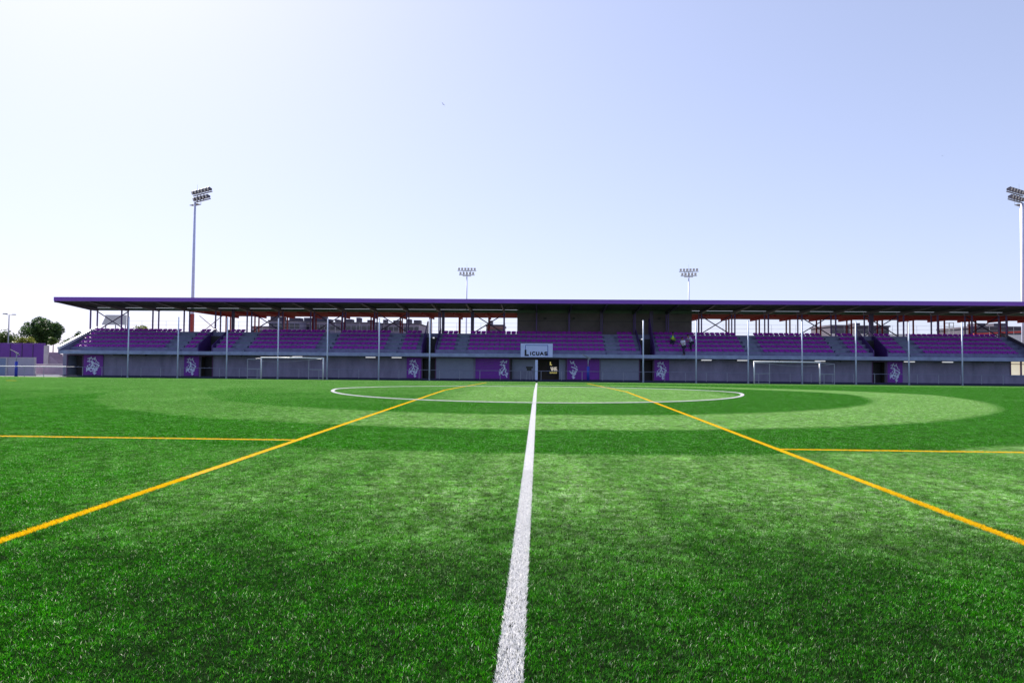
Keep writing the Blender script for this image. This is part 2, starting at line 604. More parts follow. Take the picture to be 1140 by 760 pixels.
for nm in ('rot', 'scl'):
    q = ng.nodes.new('GeometryNodeInputNamedAttribute')
    q.data_type = 'FLOAT_VECTOR'
    q.inputs['Name'].default_value = nm
    na.append(q)
er = ng.nodes.new('FunctionNodeEulerToRotation')
ng.links.new(gi.outputs[0], ip.inputs['Points'])
ng.links.new(ci.outputs[0], ip.inputs['Instance'])
ng.links.new(rv.outputs[2], ip.inputs['Instance Index'])
ng.links.new(na[0].outputs[0], er.inputs[0])
ng.links.new(er.outputs[0], ip.inputs['Rotation'])
ng.links.new(na[1].outputs[0], ip.inputs['Scale'])
ng.links.new(ip.outputs[0], go.inputs[0])
grass.modifiers.new('scatter', 'NODES').node_group = ng


def marking(path, width, m, name, dens0=15000, lift=0.0):
    """a strip of coloured pile along a list of (x, y) points"""
    rng = np.random.default_rng(int(abs(path[0][0] * 100 + path[-1][1] * 10)) + 5)
    g = MB()
    V, F, T, off = [], [], [], 0
    for (xa, ya), (xb, yb) in zip(path[:-1], path[1:]):
        ln = math.hypot(xb - xa, yb - ya)
        k = max(1, int(math.ceil(ln / 1.0)))
        for j in range(k):
            s0, s1 = j / k, (j + 1) / k
            ax, ay = xa + (xb - xa) * s0, ya + (yb - ya) * s0
            bx, by = xa + (xb - xa) * s1, ya + (yb - ya) * s1
            seg = ln / k
            dist = math.hypot((ax + bx) / 2, (ay + by) / 2)
            wide = 1.0 if dist < 12 else min(3.0, dist / 12)
            n = int(dens0 / wide * seg * width * (1.9 if dist < 9 else 1.0)) + 1
            u = rng.uniform(0, 1, n)
            tt = rng.uniform(-.5, .5, n) * width
            nx, ny = -(by - ay) / seg, (bx - ax) / seg
            xs, ys = ax + (bx - ax) * u + nx * tt, ay + (by - ay) * u + ny * tt
            zs = np.array([gz(q) for q in ys]) + lift
            v, f, t = blades(xs, ys, zs, rng, 0.013, 0.027, 0.0032 * wide, 1.0)
            V.append(v); F.append(f + off); T.append(t); off += len(v)
            # woven backing of the same colour
            hx, hy = nx * width / 2, ny * width / 2
            q = np.array([(ax - hx, ay - hy, gz(ay - hy) + .010 + lift), (bx - hx, by - hy, gz(by - hy) + .010 + lift),
                          (bx + hx, by + hy, gz(by + hy) + .010 + lift), (ax + hx, ay + hy, gz(ay + hy) + .010 + lift)])
            if dist > 9:
                V.append(q); F.append(np.array([[0, 1, 2], [0, 2, 3]]) + off); T.append(np.full(4, .2)); off += 4
    me = tri_mesh(name, np.concatenate(V), np.concatenate(F), np.concatenate(T), m)
    o = bpy.data.objects.new(name, me)
    COL.objects.link(o)
    return struct(o)


marking([(LINE_X, 0.2), (LINE_X, FAR_T)], 0.13, MAT_WHITE, 'halfway_line')
marking([(YEL_L, 0.2), (YEL_L, FAR_T - 0.4)], 0.10, MAT_YELLOW, 'yellow_touchline')
marking([(YEL_R, 0.2), (YEL_R, FAR_T - 0.4)], 0.10, MAT_YELLOW, 'yellow_touchline')
marking([(-40, CROSS_L), (YEL_L - .05, CROSS_L)], 0.10, MAT_YELLOW, 'yellow_cross_line')
marking([(YEL_R + .05, CROSS_R), (40, CROSS_R)], 0.10, MAT_YELLOW, 'yellow_cross_line')
circ = [(LINE_X + CIRC_R * math.sin(t * math.pi / 48), CIRC_Y - CIRC_R * math.cos(t * math.pi / 48)) for t in range(97)]
marking(circ, 0.14, MAT_WHITE, 'centre_circle', lift=0.016)
marking([(-52, FAR_T), (52, FAR_T)], 0.11, MAT_WHITE, 'far_touchline', dens0=1200, lift=-0.006)
p = at(12, 429.5, 44)
marking([(p.x - .35, 44), (p.x + .35, 44)], 0.10, MAT_YELLOW, 'yellow_mark', lift=0.01)

# ------------------------------------------------------------------ grandstand
YW, YS = 71.0, 69.5            # wall face, slab nose
ROW0, RD, RR = 71.2, 0.8, 0.455
ZS0, ZS1 = 2.04, 2.40          # walkway slab
ZT = [ZS1 + 0.42 + RR * i for i in range(5)]
YB = ROW0 + 5 * RD             # back of the top row
XL, XR = X(66, YS), X(1160, YS)
stand = empty('grandstand', ((XL + XR) / 2, YW, GB), 'long grey football stand with purple seats under a flat purple roof', 'grandstand')


def part(mb, name, m, parent=stand, **k):
    """geometry is written in world space; keep it there under its thing"""
    o = mb.build(name, m, parent, **k)
    q, off = parent, Vector((0, 0, 0))
    while q:
        off += q.location
        q = q.parent
    o.data.transform(Matrix.Translation(-off))
    return o


# wall with real openings
OPEN = [(75.5, 92, 395.5), (223, 236.5, 0), (470, 484.5, 0), (568, 630, 0), (712.5, 727, 0), (971.5, 986, 0)]
zdoor = GB + 2.18
xs = [X(70, YW)]
w = MB()
for a, b, _ in OPEN:
    w.box(xs[-1], X(a, YW), YW, YW + 0.25, GB, ZS0)
    w.box(X(a, YW), X(b, YW), YW, YW + 0.25, zdoor, ZS0)
    xs += [X(b, YW)]
w.box(xs[-1], X(1124, YW), YW, YW + 0.25, GB, ZS0)
wx0, wx1 = X(1124, YW), X(1152, YW)
zs0, zs1 = Z(1130, 418, YW), Z(1130, 402.5, YW)
w.box(wx0, wx1, YW, YW + 0.25, GB, zs0)
w.box(wx0, wx1, YW, YW + 0.25, zs1, ZS0)
w.box(wx1, X(1158, YW), YW, YW + 0.25, GB, ZS0)
w.box(X(70, YW), X(70, YW) + 0.25, YW + 0.25, YB + 1, GB, ZS0)
w.box(X(1158, YW) - .25, X(1158, YW), YW + 0.25, YB + 1, GB, ZS0)
w.box(X(70, YW) + .25, X(1158, YW) - .25, YB + .75, YB + 1, GB, ZS0)
part(w, 'lower_wall', M['wall'])
# raised joints of the block panels
for px in list(range(130, 200, 17)) + list(range(246, 448, 17)) + list(range(760, 965, 17)) + list(range(1016, 1120, 17)):
    part(MB().box(X(px, YW) - .02, X(px, YW) + .02, YW - .012, YW - .0005, GB + .12, ZS0 - 0.12), 'panel_joint', M['wall'])
w = MB().box(X(70, YW), X(1158, YW), YW - .03, YW - .001, GB, GB + .11)
part(w, 'plinth', M['kerb'])
# shutters either side of the players' tunnel
for a, b in ((486, 527), (669, 711)):
    w = MB()
    z = GB + .12
    while z < ZS0 - .25:
        w.box(X(a, YW), X(b, YW), YW - .045, YW - .014, z, z + .10)
        z += .115
    part(w, 'roller_shutter', M['wall2'])
# doors, set back in their openings
for a, b, _ in OPEN:
    xa, xb = X(a, YW), X(b, YW)
    wide = b - a > 40
    w = MB().box(xa + .002, xb - .002, YW + 1.6, YW + 1.7, GB, zdoor + .2)
    w.box(xa - .1, xa, YW + .25, YW + 1.7, GB, zdoor + .2)
    w.box(xb, xb + .1, YW + .25, YW + 1.7, GB, zdoor + .2)
    part(w, 'recess', M['wall2'] if a < 80 else M['room'])
    if wide:
        w = MB().box(X(570, YW), X(596, YW), YW + .5, YW + .56, GB, zdoor)
        part(w, 'grey_shutter', M['wall2'])
        w = MB().box(X(571, YW), X(595, YW), YW + .46, YW + .49, GB + .05, GB + 1.05)
        part(w, 'counter_panel', M['postg'])
        w = MB().box(X(622.5, YW), X(629.8, YW), YW + .3, YW + .5, GB, zdoor)
        part(w, 'side_panel', M['wall2'])
        w = MB().box(X(568, YW), X(570, YW) , YW - .06, YW + .4, GB, zdoor)
        part(w, 'jamb', M['dark'])
    else:
        dd = MB().box(xa + (.35 if a < 90 else .05), xb - .05, YW + .9, YW + .95, GB, zdoor - .04)
        d = part(dd, 'door', M['dark'])
        h = MB().box(xa + .5, xa + .62, YW + .84, YW + .9, GB + 1.0, GB + 1.04)
        o = h.build('handle', M['rail'], d)
        o.data.transform(Matrix.Translation(-stand.location))
    w = MB()
    w.box(xa - .09, xb + .09, YW - .06, YW - .004, zdoor, zdoor + .10)
    w.box(xa - .09, xa - .003, YW - .06, YW - .004, GB, zdoor - .002)
    w.box(xb + .003, xb + .09, YW - .06, YW - .004, GB, zdoor - .002)
    part(w, 'door_frame', M['frame'])
# office window near the right end
w = MB()
w.box(wx0, wx1, YW + .02, YW + .06, zs0, zs0 + .06)
for px in (1124, 1136, 1149.5):
    w.box(X(px, YW), X(px + 1.4, YW), YW - .03, YW + .08, zs0 + .06, zs1)
w.box(wx0, wx1, YW - .02, YW + .06, zs1 - .28, zs1 - .22)
win = part(w, 'window', M['frame'])
o = MB().box(wx0, wx1, YW + .12, YW + .14, zs0, zs1).build('blind', M['blind'], win)
o.data.transform(Matrix.Translation(-stand.location))
o = MB().box(wx0 - .05, wx1 + .05, YW - .10, YW - .002, zs0 - .07, zs0 - .003).build('sill', M['slab'], win)
o.data.transform(Matrix.Translation(-stand.location))

# walkway slab and the stepped terrace, cut at the stairwells
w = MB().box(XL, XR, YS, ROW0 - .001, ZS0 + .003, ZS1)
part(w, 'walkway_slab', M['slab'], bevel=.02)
VOM = [(220, 236.5), (469, 485), (713, 729.5), (972, 988.5)]
cuts = [XL]
for a, b in VOM:
    cuts += [X(a, ROW0), X(b, ROW0)]
cuts.append(XR)


def profile(i0):
    prof = [(ROW0 + RD * i0, ZS0 + .003)]
    for i in range(i0, 5):
        prof += [(ROW0 + RD * i, ZT[i]), (ROW0 + RD * (i + 1), ZT[i])]
    prof.append((YB, ZS0 + .003))
    return prof


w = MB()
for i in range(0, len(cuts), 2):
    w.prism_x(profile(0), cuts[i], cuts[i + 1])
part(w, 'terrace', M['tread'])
for j, (a, b) in enumerate(VOM):
    xa, xb = X(a, ROW0), X(b, ROW0)
    w = MB()
    w.box(xa + .09, xb - .09, ROW0 + 3 * RD + .3, YB - .002, ZS0 + .003, ZT[3])
    w.box(xa + .09, xb - .09, ROW0 + 4 * RD, YB - .002, ZT[3] + .001, ZT[4])
    part(w, 'stairwell_head', M['tread'])
    w = MB().box(xa + .12, xb - .12, ROW0 + 3 * RD + .22, ROW0 + 3 * RD + .296, ZS1, ZT[3] - .03)
    part(w, 'stairwell_door', M['dark'])
    w = MB().box(xa + .09, xb - .09, ROW0, ROW0 + 3 * RD + .3, ZS0 + .003, ZS1 - .004)
    part(w, 'stairwell_floor', M['rafter'])
    tops = ((5.0, 4.9), (6.0, 5.2), (5.2, 6.4), (5.4, 5.2))[j]
    for x0, x1, zt in ((xa, xa + .085, tops[0]), (xb - .085, xb, tops[1])):
        w = MB().prism_x([(ROW0 - .06, ZS1), (ROW0 - .06, ZT[0] + .25), (YB - .3, zt), (YB - .02, zt), (YB - .02, ZS1)], x0, x1)
        part(w, 'stair_parapet', M['purple'])
    if j in (1, 2):
        lx = X(482.6, ROW0 + .9) if j == 1 else X(713.2, ROW0 + .9) + .12
        w = MB().box(lx - .09, lx + .09, ROW0 + .8, ROW0 + .86, 4.0, 4.14)
        part(w, 'emergency_light', M['strip'])
# sloping end wall with white coping at both ends
for x0, x1 in ((XL - .16, XL - .002), (XR + .002, XR + .16)):
    pr = [(YS + .01, ZS0 + .003), (YS + .01, ZS1 + .12), (YB + .2, ZT[4] + .25), (YB + .2, ZS0 + .003)]
    part(MB().prism_x(pr, x0, x1), 'end_wall', M['tread'])
    cp = [(YS - .04, ZS1 + .123), (YS - .04, ZS1 + .40), (YB + .25, ZT[4] + .53), (YB + .25, ZT[4] + .253)]
    part(MB().prism_x(cp, x0 - .05, x1 + .05), 'coping', M['white'] if x0 < 0 else M['rafter'])

BLOCKS = [(80, 184, 'leftmost block'), (203, 219, 'small block left of first stairwell'),
          (238, 259, 'small block right of first stairwell'), (274, 353, 'block above the left goal'),
          (367, 430, 'block right of the left goal'), (443, 466, 'small block left of second stairwell'),
          (487, 507, 'small block right of second stairwell'), (520, 674, 'middle block behind the sign'),
          (688, 711, 'small block left of third stairwell'), (731, 832, 'block with the three people'),
          (848, 931, 'block above the right goal'), (945, 969, 'small block left of fourth stairwell'),
          (990, 1011, 'small block right of fourth stairwell'), (1027, 1137, 'rightmost block')]
# half steps in the aisles
AIS = [(184, 203), (259, 274), (353, 367), (430, 443), (507, 520), (674, 688), (832, 848), (931, 945), (1011, 1027)]
for a, b in AIS:
    xa, xb = X(a, ROW0) + .12, X(b, ROW0) - .12
    for i in range(5):
        zb = ZS1 if i == 0 else ZT[i - 1]
        part(MB().box(xa, xb, ROW0 + RD * i - .32, ROW0 + RD * i - .002, zb + .001, zb + (RR if i else .42) / 2), 'aisle_step', M['step'])


def seat_mesh():
    """one moulded bucket seat: pan, curved back with rounded top, side lips"""
    nx, prof = 7, [(-.20, .015), (-.21, .11), (-.15, .12), (.02, .095), (.10, .11), (.15, .19), (.175, .27), (.185, .325)]
    vs, fs = [], []
    for j, (y, z) in enumerate(prof):
        for i in range(nx):
            u = i / (nx - 1) * 2 - 1
            half = .25 if j < 5 else (.25, .245, .20)[j - 5]
            lip = .035 * abs(u) ** 3
            yy = y - (lip * .8 if j >= 5 else 0)
            zz = z + (lip if j < 5 else 0) - (0.02 * u * u if j == 7 else 0)
            vs.append((u * half, yy, zz))
    for j in range(len(prof) - 1):
        for i in range(nx - 1):
            a = j * nx + i
            fs.append((a, a + 1, a + nx + 1, a + nx))
    n = len(vs)
    vs += [(x, y + .02, z - .02) for x, y, z in vs]
    fs += [tuple(n + q for q in reversed(f)) for f in fs]
    rim = [i for i in range(nx)] + [j * nx + nx - 1 for j in range(1, len(prof))] + \
          [(len(prof) - 1) * nx + i for i in range(nx - 2, -1, -1)] + [j * nx for j in range(len(prof) - 2, 0, -1)]
    for q in range(len(rim)):
        a, b = rim[q], rim[(q + 1) % len(rim)]
        fs.append((a, b, b + n, a + n))
    # bolted foot
    o = len(vs)
    vs += [(x, y, z) for z in (0, .09) for y in (-.1, .1) for x in (-.12, .12)]
    fs += [tuple(i + o for i in f) for f in [(0, 2, 3, 1), (4, 5, 7, 6), (0, 1, 5, 4), (2, 6, 7, 3), (0, 4, 6, 2), (1, 3, 7, 5)]]
    return vs, fs


sv, sf = seat_mesh()
sb = MB()
sb.add(sv, sf)
seat0 = sb.build('stand_seat', M['seat'], smooth=True)
SEAT_P = .55
rest = MB()
count, first = 0, True
spots = []
for row in range(5):
    for bi, (a, b, nm) in enumerate(BLOCKS):
        xa, xb = X(a, ROW0), X(b, ROW0)
        k = int((xb - xa) / SEAT_P)
        for i in range(k):
            x = (xa + xb) / 2 + (i - (k - 1) / 2) * SEAT_P
            spots.append((row, bi, i, k, x))
for row, bi, i, k, x in spots:
    loc = (x, ROW0 + RD * row + .24, ZT[row])
    if bi == 9 and row == 2 and abs(x - X(749, 73)) < .3:
        pass
    if count < 300:
        o = seat0 if first else seat0.copy()
        if not first:
            COL.objects.link(o)
        first = False
        o.location = loc
        o.rotation_euler.z = rnd.uniform(-.03, .03)
        pos = ORD[i] + ' from left'
        rw = ('front row', 'second row', 'third row')[row]
        tag(o, 'purple seat, %s, %s, %s' % (pos, rw, BLOCKS[bi][2]), 'seat', 'purple seats of the stand')
        count += 1
    else:
        rest.add([(vx + loc[0], vy + loc[1], vz + loc[2]) for vx, vy, vz in sv], sf)
ro = rest.build('upper_row_seats', M['seat'], smooth=True)
tag(ro, 'purple seats filling the upper rows of the stand', 'seats', kind='stuff')

# roof
YF, YR = 69.9, 77.0
ZF, ZRr = EYE + 6.13, EYE + 5.98
RX0, RX1 = X(60, YF, 333), -X(60, YF, 333) + 2.6
roof = part(MB().prism_x([(YF + .06, ZF), (YF + .06, ZF + .36), (YR, ZRr + .40), (YR, ZRr)], RX0, RX1), 'roof', M['soffit'])


def sub(mb, name, m, par):
    o = mb.build(name, m, par)
    o.data.transform(Matrix.Translation(-stand.location))
    return o


sub(MB().box(RX0 - .01, RX1 + .01, YF - .02, YF + .058, ZF - .03, ZF + .39), 'fascia', M['fascia'], roof)
sub(MB().prism_x([(YF + .06, ZF + .37), (YF + .06, ZF + .40), (YR + .1, ZRr + .44), (YR + .1, ZRr + .41)], RX0 - .01, RX1 + .01), 'roof_sheet', M['rafter'], roof)
w = MB()
for i in range(1, 7):
    y = YF + i * 1.0
    zz = ZF + (ZRr - ZF) * (y - YF) / (YR - YF)
    w.box(RX0 + .06, RX1 - .06, y - .05, y + .05, zz - .09, zz - .002)
sub(w, 'purlin', M['rafter'], roof)
for x0_ in (RX0 - .012, RX1 - .05):
    sub(MB().prism_x([(YF + .06, ZF - .17), (YF + .06, ZF + .36), (YR + .02, ZRr + .40), (YR + .02, ZRr - .17)], x0_, x0_ + .06), 'end_fascia', M['rafter'], roof)
sub(MB().box(RX0 + .06, RX1 - .06, YR + .03, YR + .12, ZRr - .34, ZRr - .015), 'edge_beam', M['edge'], roof)
BAY = 3.62
KX = [X(597, 75.6) + BAY * k for k in range(-14, 15)]
YC1, YC2 = 75.6, 76.8
for k, x in enumerate(KX):
    sub(MB().prism_x([(YF + .08, ZF - .095), (YF + .08, ZF - .16), (YC1, ZRr - .42), (YC2 + .1, ZRr - .42), (YC2 + .1, ZRr - .095)], x - .07, x + .07), 'rafter', M['rafter'], roof)
THICK = {X(258.7, YC1): .15, X(493, YC1): .15, X(526, YC1): .14, X(669, YC1): .12, X(725, YC1): .19, X(971, YC1): .14}
for x in KX:
    for y, r in ((YC1, .065), (YC2, .06)):
        part(MB().box(x - r, x + r, y - .06, y + .06, ZT[4] - .4 if y > YB else ZT[4], ZRr - .425), 'column', M['purple'])
for x, r in THICK.items():
    part(MB().box(x - r, x + r, YC1 - .1, YC1 + .1, ZT[4], ZRr - .17), 'column', M['purpled'])
part(MB().box(XL, XR, YB + .003, YC2 + .2, ZS0 + .003, ZT[4] - .02), 'rear_gallery', M['tread'])
XB = [125, 281, 374, 453, 541, 803, 923, 975, 1096, 1128]
for px in XB:
    xc = X(px, YC2)
    k = min(range(len(KX) - 1), key=lambda q: abs((KX[q] + KX[q + 1]) / 2 - xc))
    x0, x1 = KX[k] + .06, KX[k + 1] - .06
    z0, z1 = ZT[4] + .15, ZRr - .5
    w = MB().bar((x0, YC2 + .02, z0), (x1, YC2 + .02, z1), .06, n=6).bar((x0, YC2 - .05, z1), (x1, YC2 - .05, z0), .06, n=6)
    part(w, 'cross_brace', M['purpled'])
# closed middle of the gallery
ga, gb = X(575.5, 77.2), X(770, 77.2)
part(MB().box(ga, gb, 77.12, 77.4, ZT[4] - .02, ZRr + .35), 'gallery_wall', M['rear'])
part(MB().box(ga, gb, 77.09, 77.118, ZT[4] + 1.55, ZT[4] + 1.62), 'wall_band', M['rafter'])
for px in (606.5, 638.5, 734):
    x = X(px, 76.9)
    part(MB().box(x - .14, x + .14, 76.75, 77.1, Z(px, 354.5, 76.9) - .12, Z(px, 354.5, 76.9) + .12), 'wall_speaker', M['black'])

# red steel canopy behind
c0, c1 = X(203, 77.5), X(1185, 86.5)
can = empty('rear_canopy', ((c0 + c1) / 2, 81, GB), 'red and dark steel canopy standing behind the stand roof', 'canopy')
zc = ZRr - .28
part(MB().box(c0, c1, 77.5, 86.5, zc, zc + .12), 'deck', M['under'], can)
for y in (77.45, 86.55):
    part(MB().box(c0, c1, y - .06 + (.01 if y < 80 else 0), y + .04, zc - .02, zc + .26), 'edge_beam', M['red'] if y < 80 else M['rafter'], can)
YP = (83.0, 84.2)
kk = [q for q in [X(283, 83) + BAY * q for q in range(-2, 30)] if c0 + .1 < q < c1 - .1]
for q, x in enumerate(kk):
    part(MB().box(x - .06, x + .06, 77.56, 86.48, zc - .28, zc - .002), 'cross_beam', M['redd'], can)
    if ga - .2 < x * 77.2 / 83 < gb + .2:
        continue
    for y in YP:
        part(MB().box(x - .07, x + .07, y - .07, y + .07, GB, zc - .281), 'canopy_post', M['red'] if q < 3 else M['redd'], can)
x = X(214.3, 83)
part(MB().box(x - .19, x + .19, 82.5, 82.85, GB, zc - .002), 'thick_post', M['red'], can)
x0, x1 = X(221, 83), X(247, 83)
w = MB().bar((x0, 82.9, 4.6), (x1, 82.9, zc - .2), .04, n=6).bar((x0, 83.0, zc - .2), (x1, 83.0, 4.6), .04, n=6)
part(w, 'cross_brace', M['redd'], can)

# ------------------------------------------------------------------ banners
STROKES = [([(60, 575), (85, 566), (74, 592), (58, 600)], 9), ([(90, 558), (104, 582), (130, 562), (122, 584)], 9), ([(72, 606), (96, 596), (112, 604)], 8),
           ([(96, 600), (108, 628), (90, 650), (62, 676)], 17), ([(58, 640), (66, 662), (84, 668)], 11),
           ([(106, 612), (140, 622), (166, 634), (156, 656), (128, 650)], 12), ([(86, 650), (112, 672), (144, 664)], 13),
           ([(120, 640), (116, 664)], 14), ([(126, 670), (122, 692), (132, 708)], 13), ([(140, 668), (136, 690)], 8), ([(150, 604), (166, 616)], 8), ([(146, 640), (150, 676), (136, 684)], 9),
           ([(74, 676), (92, 690), (108, 684)], 9), ([(50, 656), (52, 690)], 7), ([(112, 700), (126, 716), (142, 704)], 8), ([(84, 622), (74, 634)], 8), ([(130, 578), (142, 590), (136, 604)], 7)]


def emblem(x0, z0, wd, ht, y, flip=False, umin=0.0, umax=1.0):
    w = MB()
    for pts_, th in STROKES:
        q = []
        for a, b in pts_:
            u, v = (a - 25) / 175, 1 - (b - 545) / 175
            q.append((u, v))
        if flip:
            q = [(1 - u, v) for u, v in q]
        if not all(umin <= u <= umax for u, v in q):
            continue
        t = th / 175 * wd * .54
        for (a, b), (c, d) in zip(q[:-1], q[1:]):
            A, B = Vector((x0 + a * wd, z0 + b * ht)), Vector((x0 + c * wd, z0 + d * ht))
            e = (B - A).normalized()
            nrm = Vector((-e.y, e.x)) * t
            A2, B2 = A - e * t * .6, B + e * t * .6
            dy = .0006 * len(w.v) / 8
            w.prism_y([tuple(A2 - nrm * .7), tuple(B2 - nrm), tuple(B2 + nrm * .8), tuple(A2 + nrm)], y - .006 - dy, y)
    return w


BAN = [(92.8, 116.5, 'n', 'purple banner with pale emblem at the far left end of the wall'),
       (204.5, 222, 'n', 'purple banner with pale emblem left of the first dark doorway'),
       (452, 469.3, 'n', 'purple banner with pale emblem left of the second dark doorway'),
       (528.5, 567, 'r', 'wide purple banner with pale emblem at its right edge below the sign'),
       (630.5, 667.5, 'l', 'wide purple banner with pale emblem at its left edge behind blue post'),
       (727.3, 745, 'n', 'purple banner with pale emblem below the three people in the stand'),
       (986.5, 1004.5, 'n', 'purple banner with pale emblem right of the rightmost dark doorway')]
for a, b, kind, lab in BAN:
    xa, xb = X(a, YW) + .1, X(b, YW) - (.1 if b < 130 else .02)
    z0, z1 = GB + .13, GB + 2.26
    bn = empty('wall_banner', ((xa + xb) / 2, YW - .06, z0), lab, 'banner', 'purple banners on the stand wall')
    o = part(MB().box(xa, xb, YW - .09, YW - .065, z0, z1), 'sheet', M['banner'], bn)
    wd = xb - xa
    if kind == 'n':
        e = emblem(xa + wd * .02, z0 + .04, wd * .96, z1 - z0 - .1, YW - .092)
    elif kind == 'r':
        e = emblem(xb - 1.25, z0 + .04, 1.7, z1 - z0 - .1, YW - .092, umax=.66)
    else:
        e = emblem(xa - .35, z0 + .04, 1.7, z1 - z0 - .1, YW - .092, umin=.3)
    part(e, 'emblem', M['emblem'], bn)
    if kind == 'r':
        w = MB()
        for q in range(5):
            zq = z0 + .3 + q * .33
            w.prism_y([(xa + .1, zq), (xa + 1.9, zq + .22), (xa + 1.9, zq + .30), (xa + .1, zq + .04)], YW - .094, YW - .092)
        part(w, 'streak', mat('violet_print', (0.17, 0.05, 0.30), 0.6, 0.1, 3), bn)

# ------------------------------------------------------------------ sponsor sign
sx0, sx1 = X(579.6, YS), X(615.2, YS)
sz0, sz1 = Z(597, 397.4, YS), Z(597, 382.3, YS)
yS = YS - .05
sg = empty('sponsor_sign', ((sx0 + sx1) / 2, yS, sz0), 'pale sign reading Licuas with blue outline on the slab edge', 'sign')
part(MB().box(sx0, sx1, yS - .05, yS + .045, sz0, sz1), 'board', M['sign'], sg)
su, sh = sx1 - sx0, sz1 - sz0


def SX(zx):
    return sx0 + (zx - 300) / 270 * su


def SZ(zy):
    return sz1 - (zy - 397) / 116 * sh


w = MB()
t = .055
w.box(SX(338), SX(338) + t, yS - .062, yS - .051, SZ(462), SZ(410))
w.box(SX(338) + t, SX(531) - t, yS - .062, yS - .051, SZ(410) - t, SZ(410))
w.box(SX(531) - t, SX(531), yS - .062, yS - .051, SZ(501), SZ(410))
w.box(SX(512), SX(531) - t, yS - .062, yS - .051, SZ(501), SZ(501) + t)
part(w, 'outline', M['inkb'], sg)


def text_mesh(txt, size, name, m, parent, loc, bold=.012, sx=1.0):
    cu = bpy.data.curves.new('t', 'FONT')
    cu.body = txt
    cu.size = size
    cu.extrude = .006
    cu.offset = bold
    ob = bpy.data.objects.new('t', cu)
    COL.objects.link(ob)
    bpy.context.view_layer.update()
    me = bpy.data.meshes.new_from_object(ob.evaluated_get(bpy.context.evaluated_depsgraph_get()))
    bpy.data.objects.remove(ob)
    me.materials.clear()
    me.materials.append(m)
    me.transform(Matrix.Translation(Vector(loc)) @ Matrix.Rotation(math.pi / 2, 4, 'X') @ Matrix.Diagonal((sx, 1, 1, 1)))
    o = bpy.data.objects.new(name, me)
    COL.objects.link(o)
    o.parent = parent
    me.transform(Matrix.Translation(-parent.location))
    return o


text_mesh('L', .80, 'lettering', M['ink'], sg, (SX(333), yS - .060, SZ(500)), .05)
GL = {'I': [((.5, 0), (.5, 1))], 'C': [((1, .88), (.75, 1), (.25, 1), (0, .72), (0, .28), (.25, 0), (.75, 0), (1, .12))],
      'U': [((0, 1), (0, .25), (.25, 0), (.75, 0), (1, .25), (1, 1))], 'A': [((-.05, 0), (.5, 1), (1.05, 0)), ((.2, .33), (.8, .33))],
      'S': [((1, .86), (.75, 1), (.25, 1), (0, .80), (.15, .56), (.85, .44), (1, .22), (.75, 0), (.25, 0), (0, .14))]}
gx, gh, th = SX(381), .35, .054
for c_, gw in zip('ICUAS', (.08, .24, .25, .28, .24)):
    w = MB()
    for n_, st in enumerate(GL[c_]):
        P_ = [Vector((gx + a * gw, SZ(499) + th + b * (gh - th))) for a, b in st]
        for q, (A_, B_) in enumerate(zip(P_[:-1], P_[1:])):
            e_ = (B_ - A_).normalized()
            nn = Vector((-e_.y, e_.x)) * th
            A2, B2 = A_ - e_ * th * .5, B_ + e_ * th * .5
            w.prism_y([tuple(A2 - nn), tuple(B2 - nn), tuple(B2 + nn), tuple(A2 + nn)], yS - .064 - .001 * q - .0005 * n_, yS - .0505)
    part(w, 'lettering', M['ink'], sg)
    gx += gw + .155

# lit notice inside the dark tunnel
ny = YW + 1.55
nt_ = empty('lit_notice', (X(616, ny), ny, Z(616, 415, ny)), 'glowing yellow and white lettering on the dark tunnel wall', 'notice')
part(MB().box(X(609.5, ny), X(622, ny), ny + .01, ny + .05, Z(616, 418, ny), Z(616, 400.5, ny)), 'backing', M['dark'], nt_)
w = MB()
def nb(mb, xa, ya, xb, yb):
    mb.box(X(540 + xa / 7.6, ny), X(540 + xb / 7.6, ny), ny - .01, ny + .009, Z(616, 330 + yb / 7.6, ny), Z(616, 330 + ya / 7.6, ny))
nb(w, 549, 552, 557, 580); nb(w, 557.5, 574, 566, 582)
for q in range(7):
    nb(w, 549 + q * 9, 638 + (q % 2) * 2, 554 + q * 9, 650)
part(w, 'yellow_letters', M['glowy'], nt_)
w = MB()
nb(w, 556, 595, 561, 612); nb(w, 561.5, 606, 567, 628); nb(w, 570, 596, 576, 628); nb(w, 576.5, 609, 583, 614)
nb(w, 583.5, 596, 589, 628); nb(w, 593, 596, 598, 628); nb(w, 598.5, 596, 608, 602); nb(w, 598.5, 610, 608, 615); nb(w, 604, 616, 610, 628)
part(w, 'white_letters', M['gloww'], nt_)

# ------------------------------------------------------------------ strip lights under the slab
LIT = [(131, 0, 'unlit dark strip light under the slab right of leftmost banner'),
       (157, 0, 'unlit dark strip light under the slab, second from left'),
       (196, 0, 'unlit dark strip light under the slab above second banner'),
       (263.5, 0, 'unlit dark strip light under the slab beside left goal'),
       (331, 1, 'white strip light under the slab above left goal crossbar'),
       (412.5, 1, 'white strip light under the slab, left of the pair beside third banner'),
       (441.5, 1, 'white strip light under the slab, right of the pair beside third banner'),
       (758, 0, 'unlit strip light under the slab below the three people'),
       (786.5, 1, 'white strip light under the slab right of the three people'),
       (826.5, 1, 'white strip light under the slab left of right goal'),
       (873.5, 0, 'unlit strip light under the slab over middle of right goal'),
       (913, 1, 'white strip light under the slab above right post of right goal'),
       (941.5, 0, 'unlit strip light under the slab right of right goal'),
       (1012.5, 1, 'white strip light under the slab right of rightmost banner'),
       (1055, 1, 'white strip light under the slab, rightmost white one'),
       (1100, 0, 'unlit dark strip light under the slab left of window')]
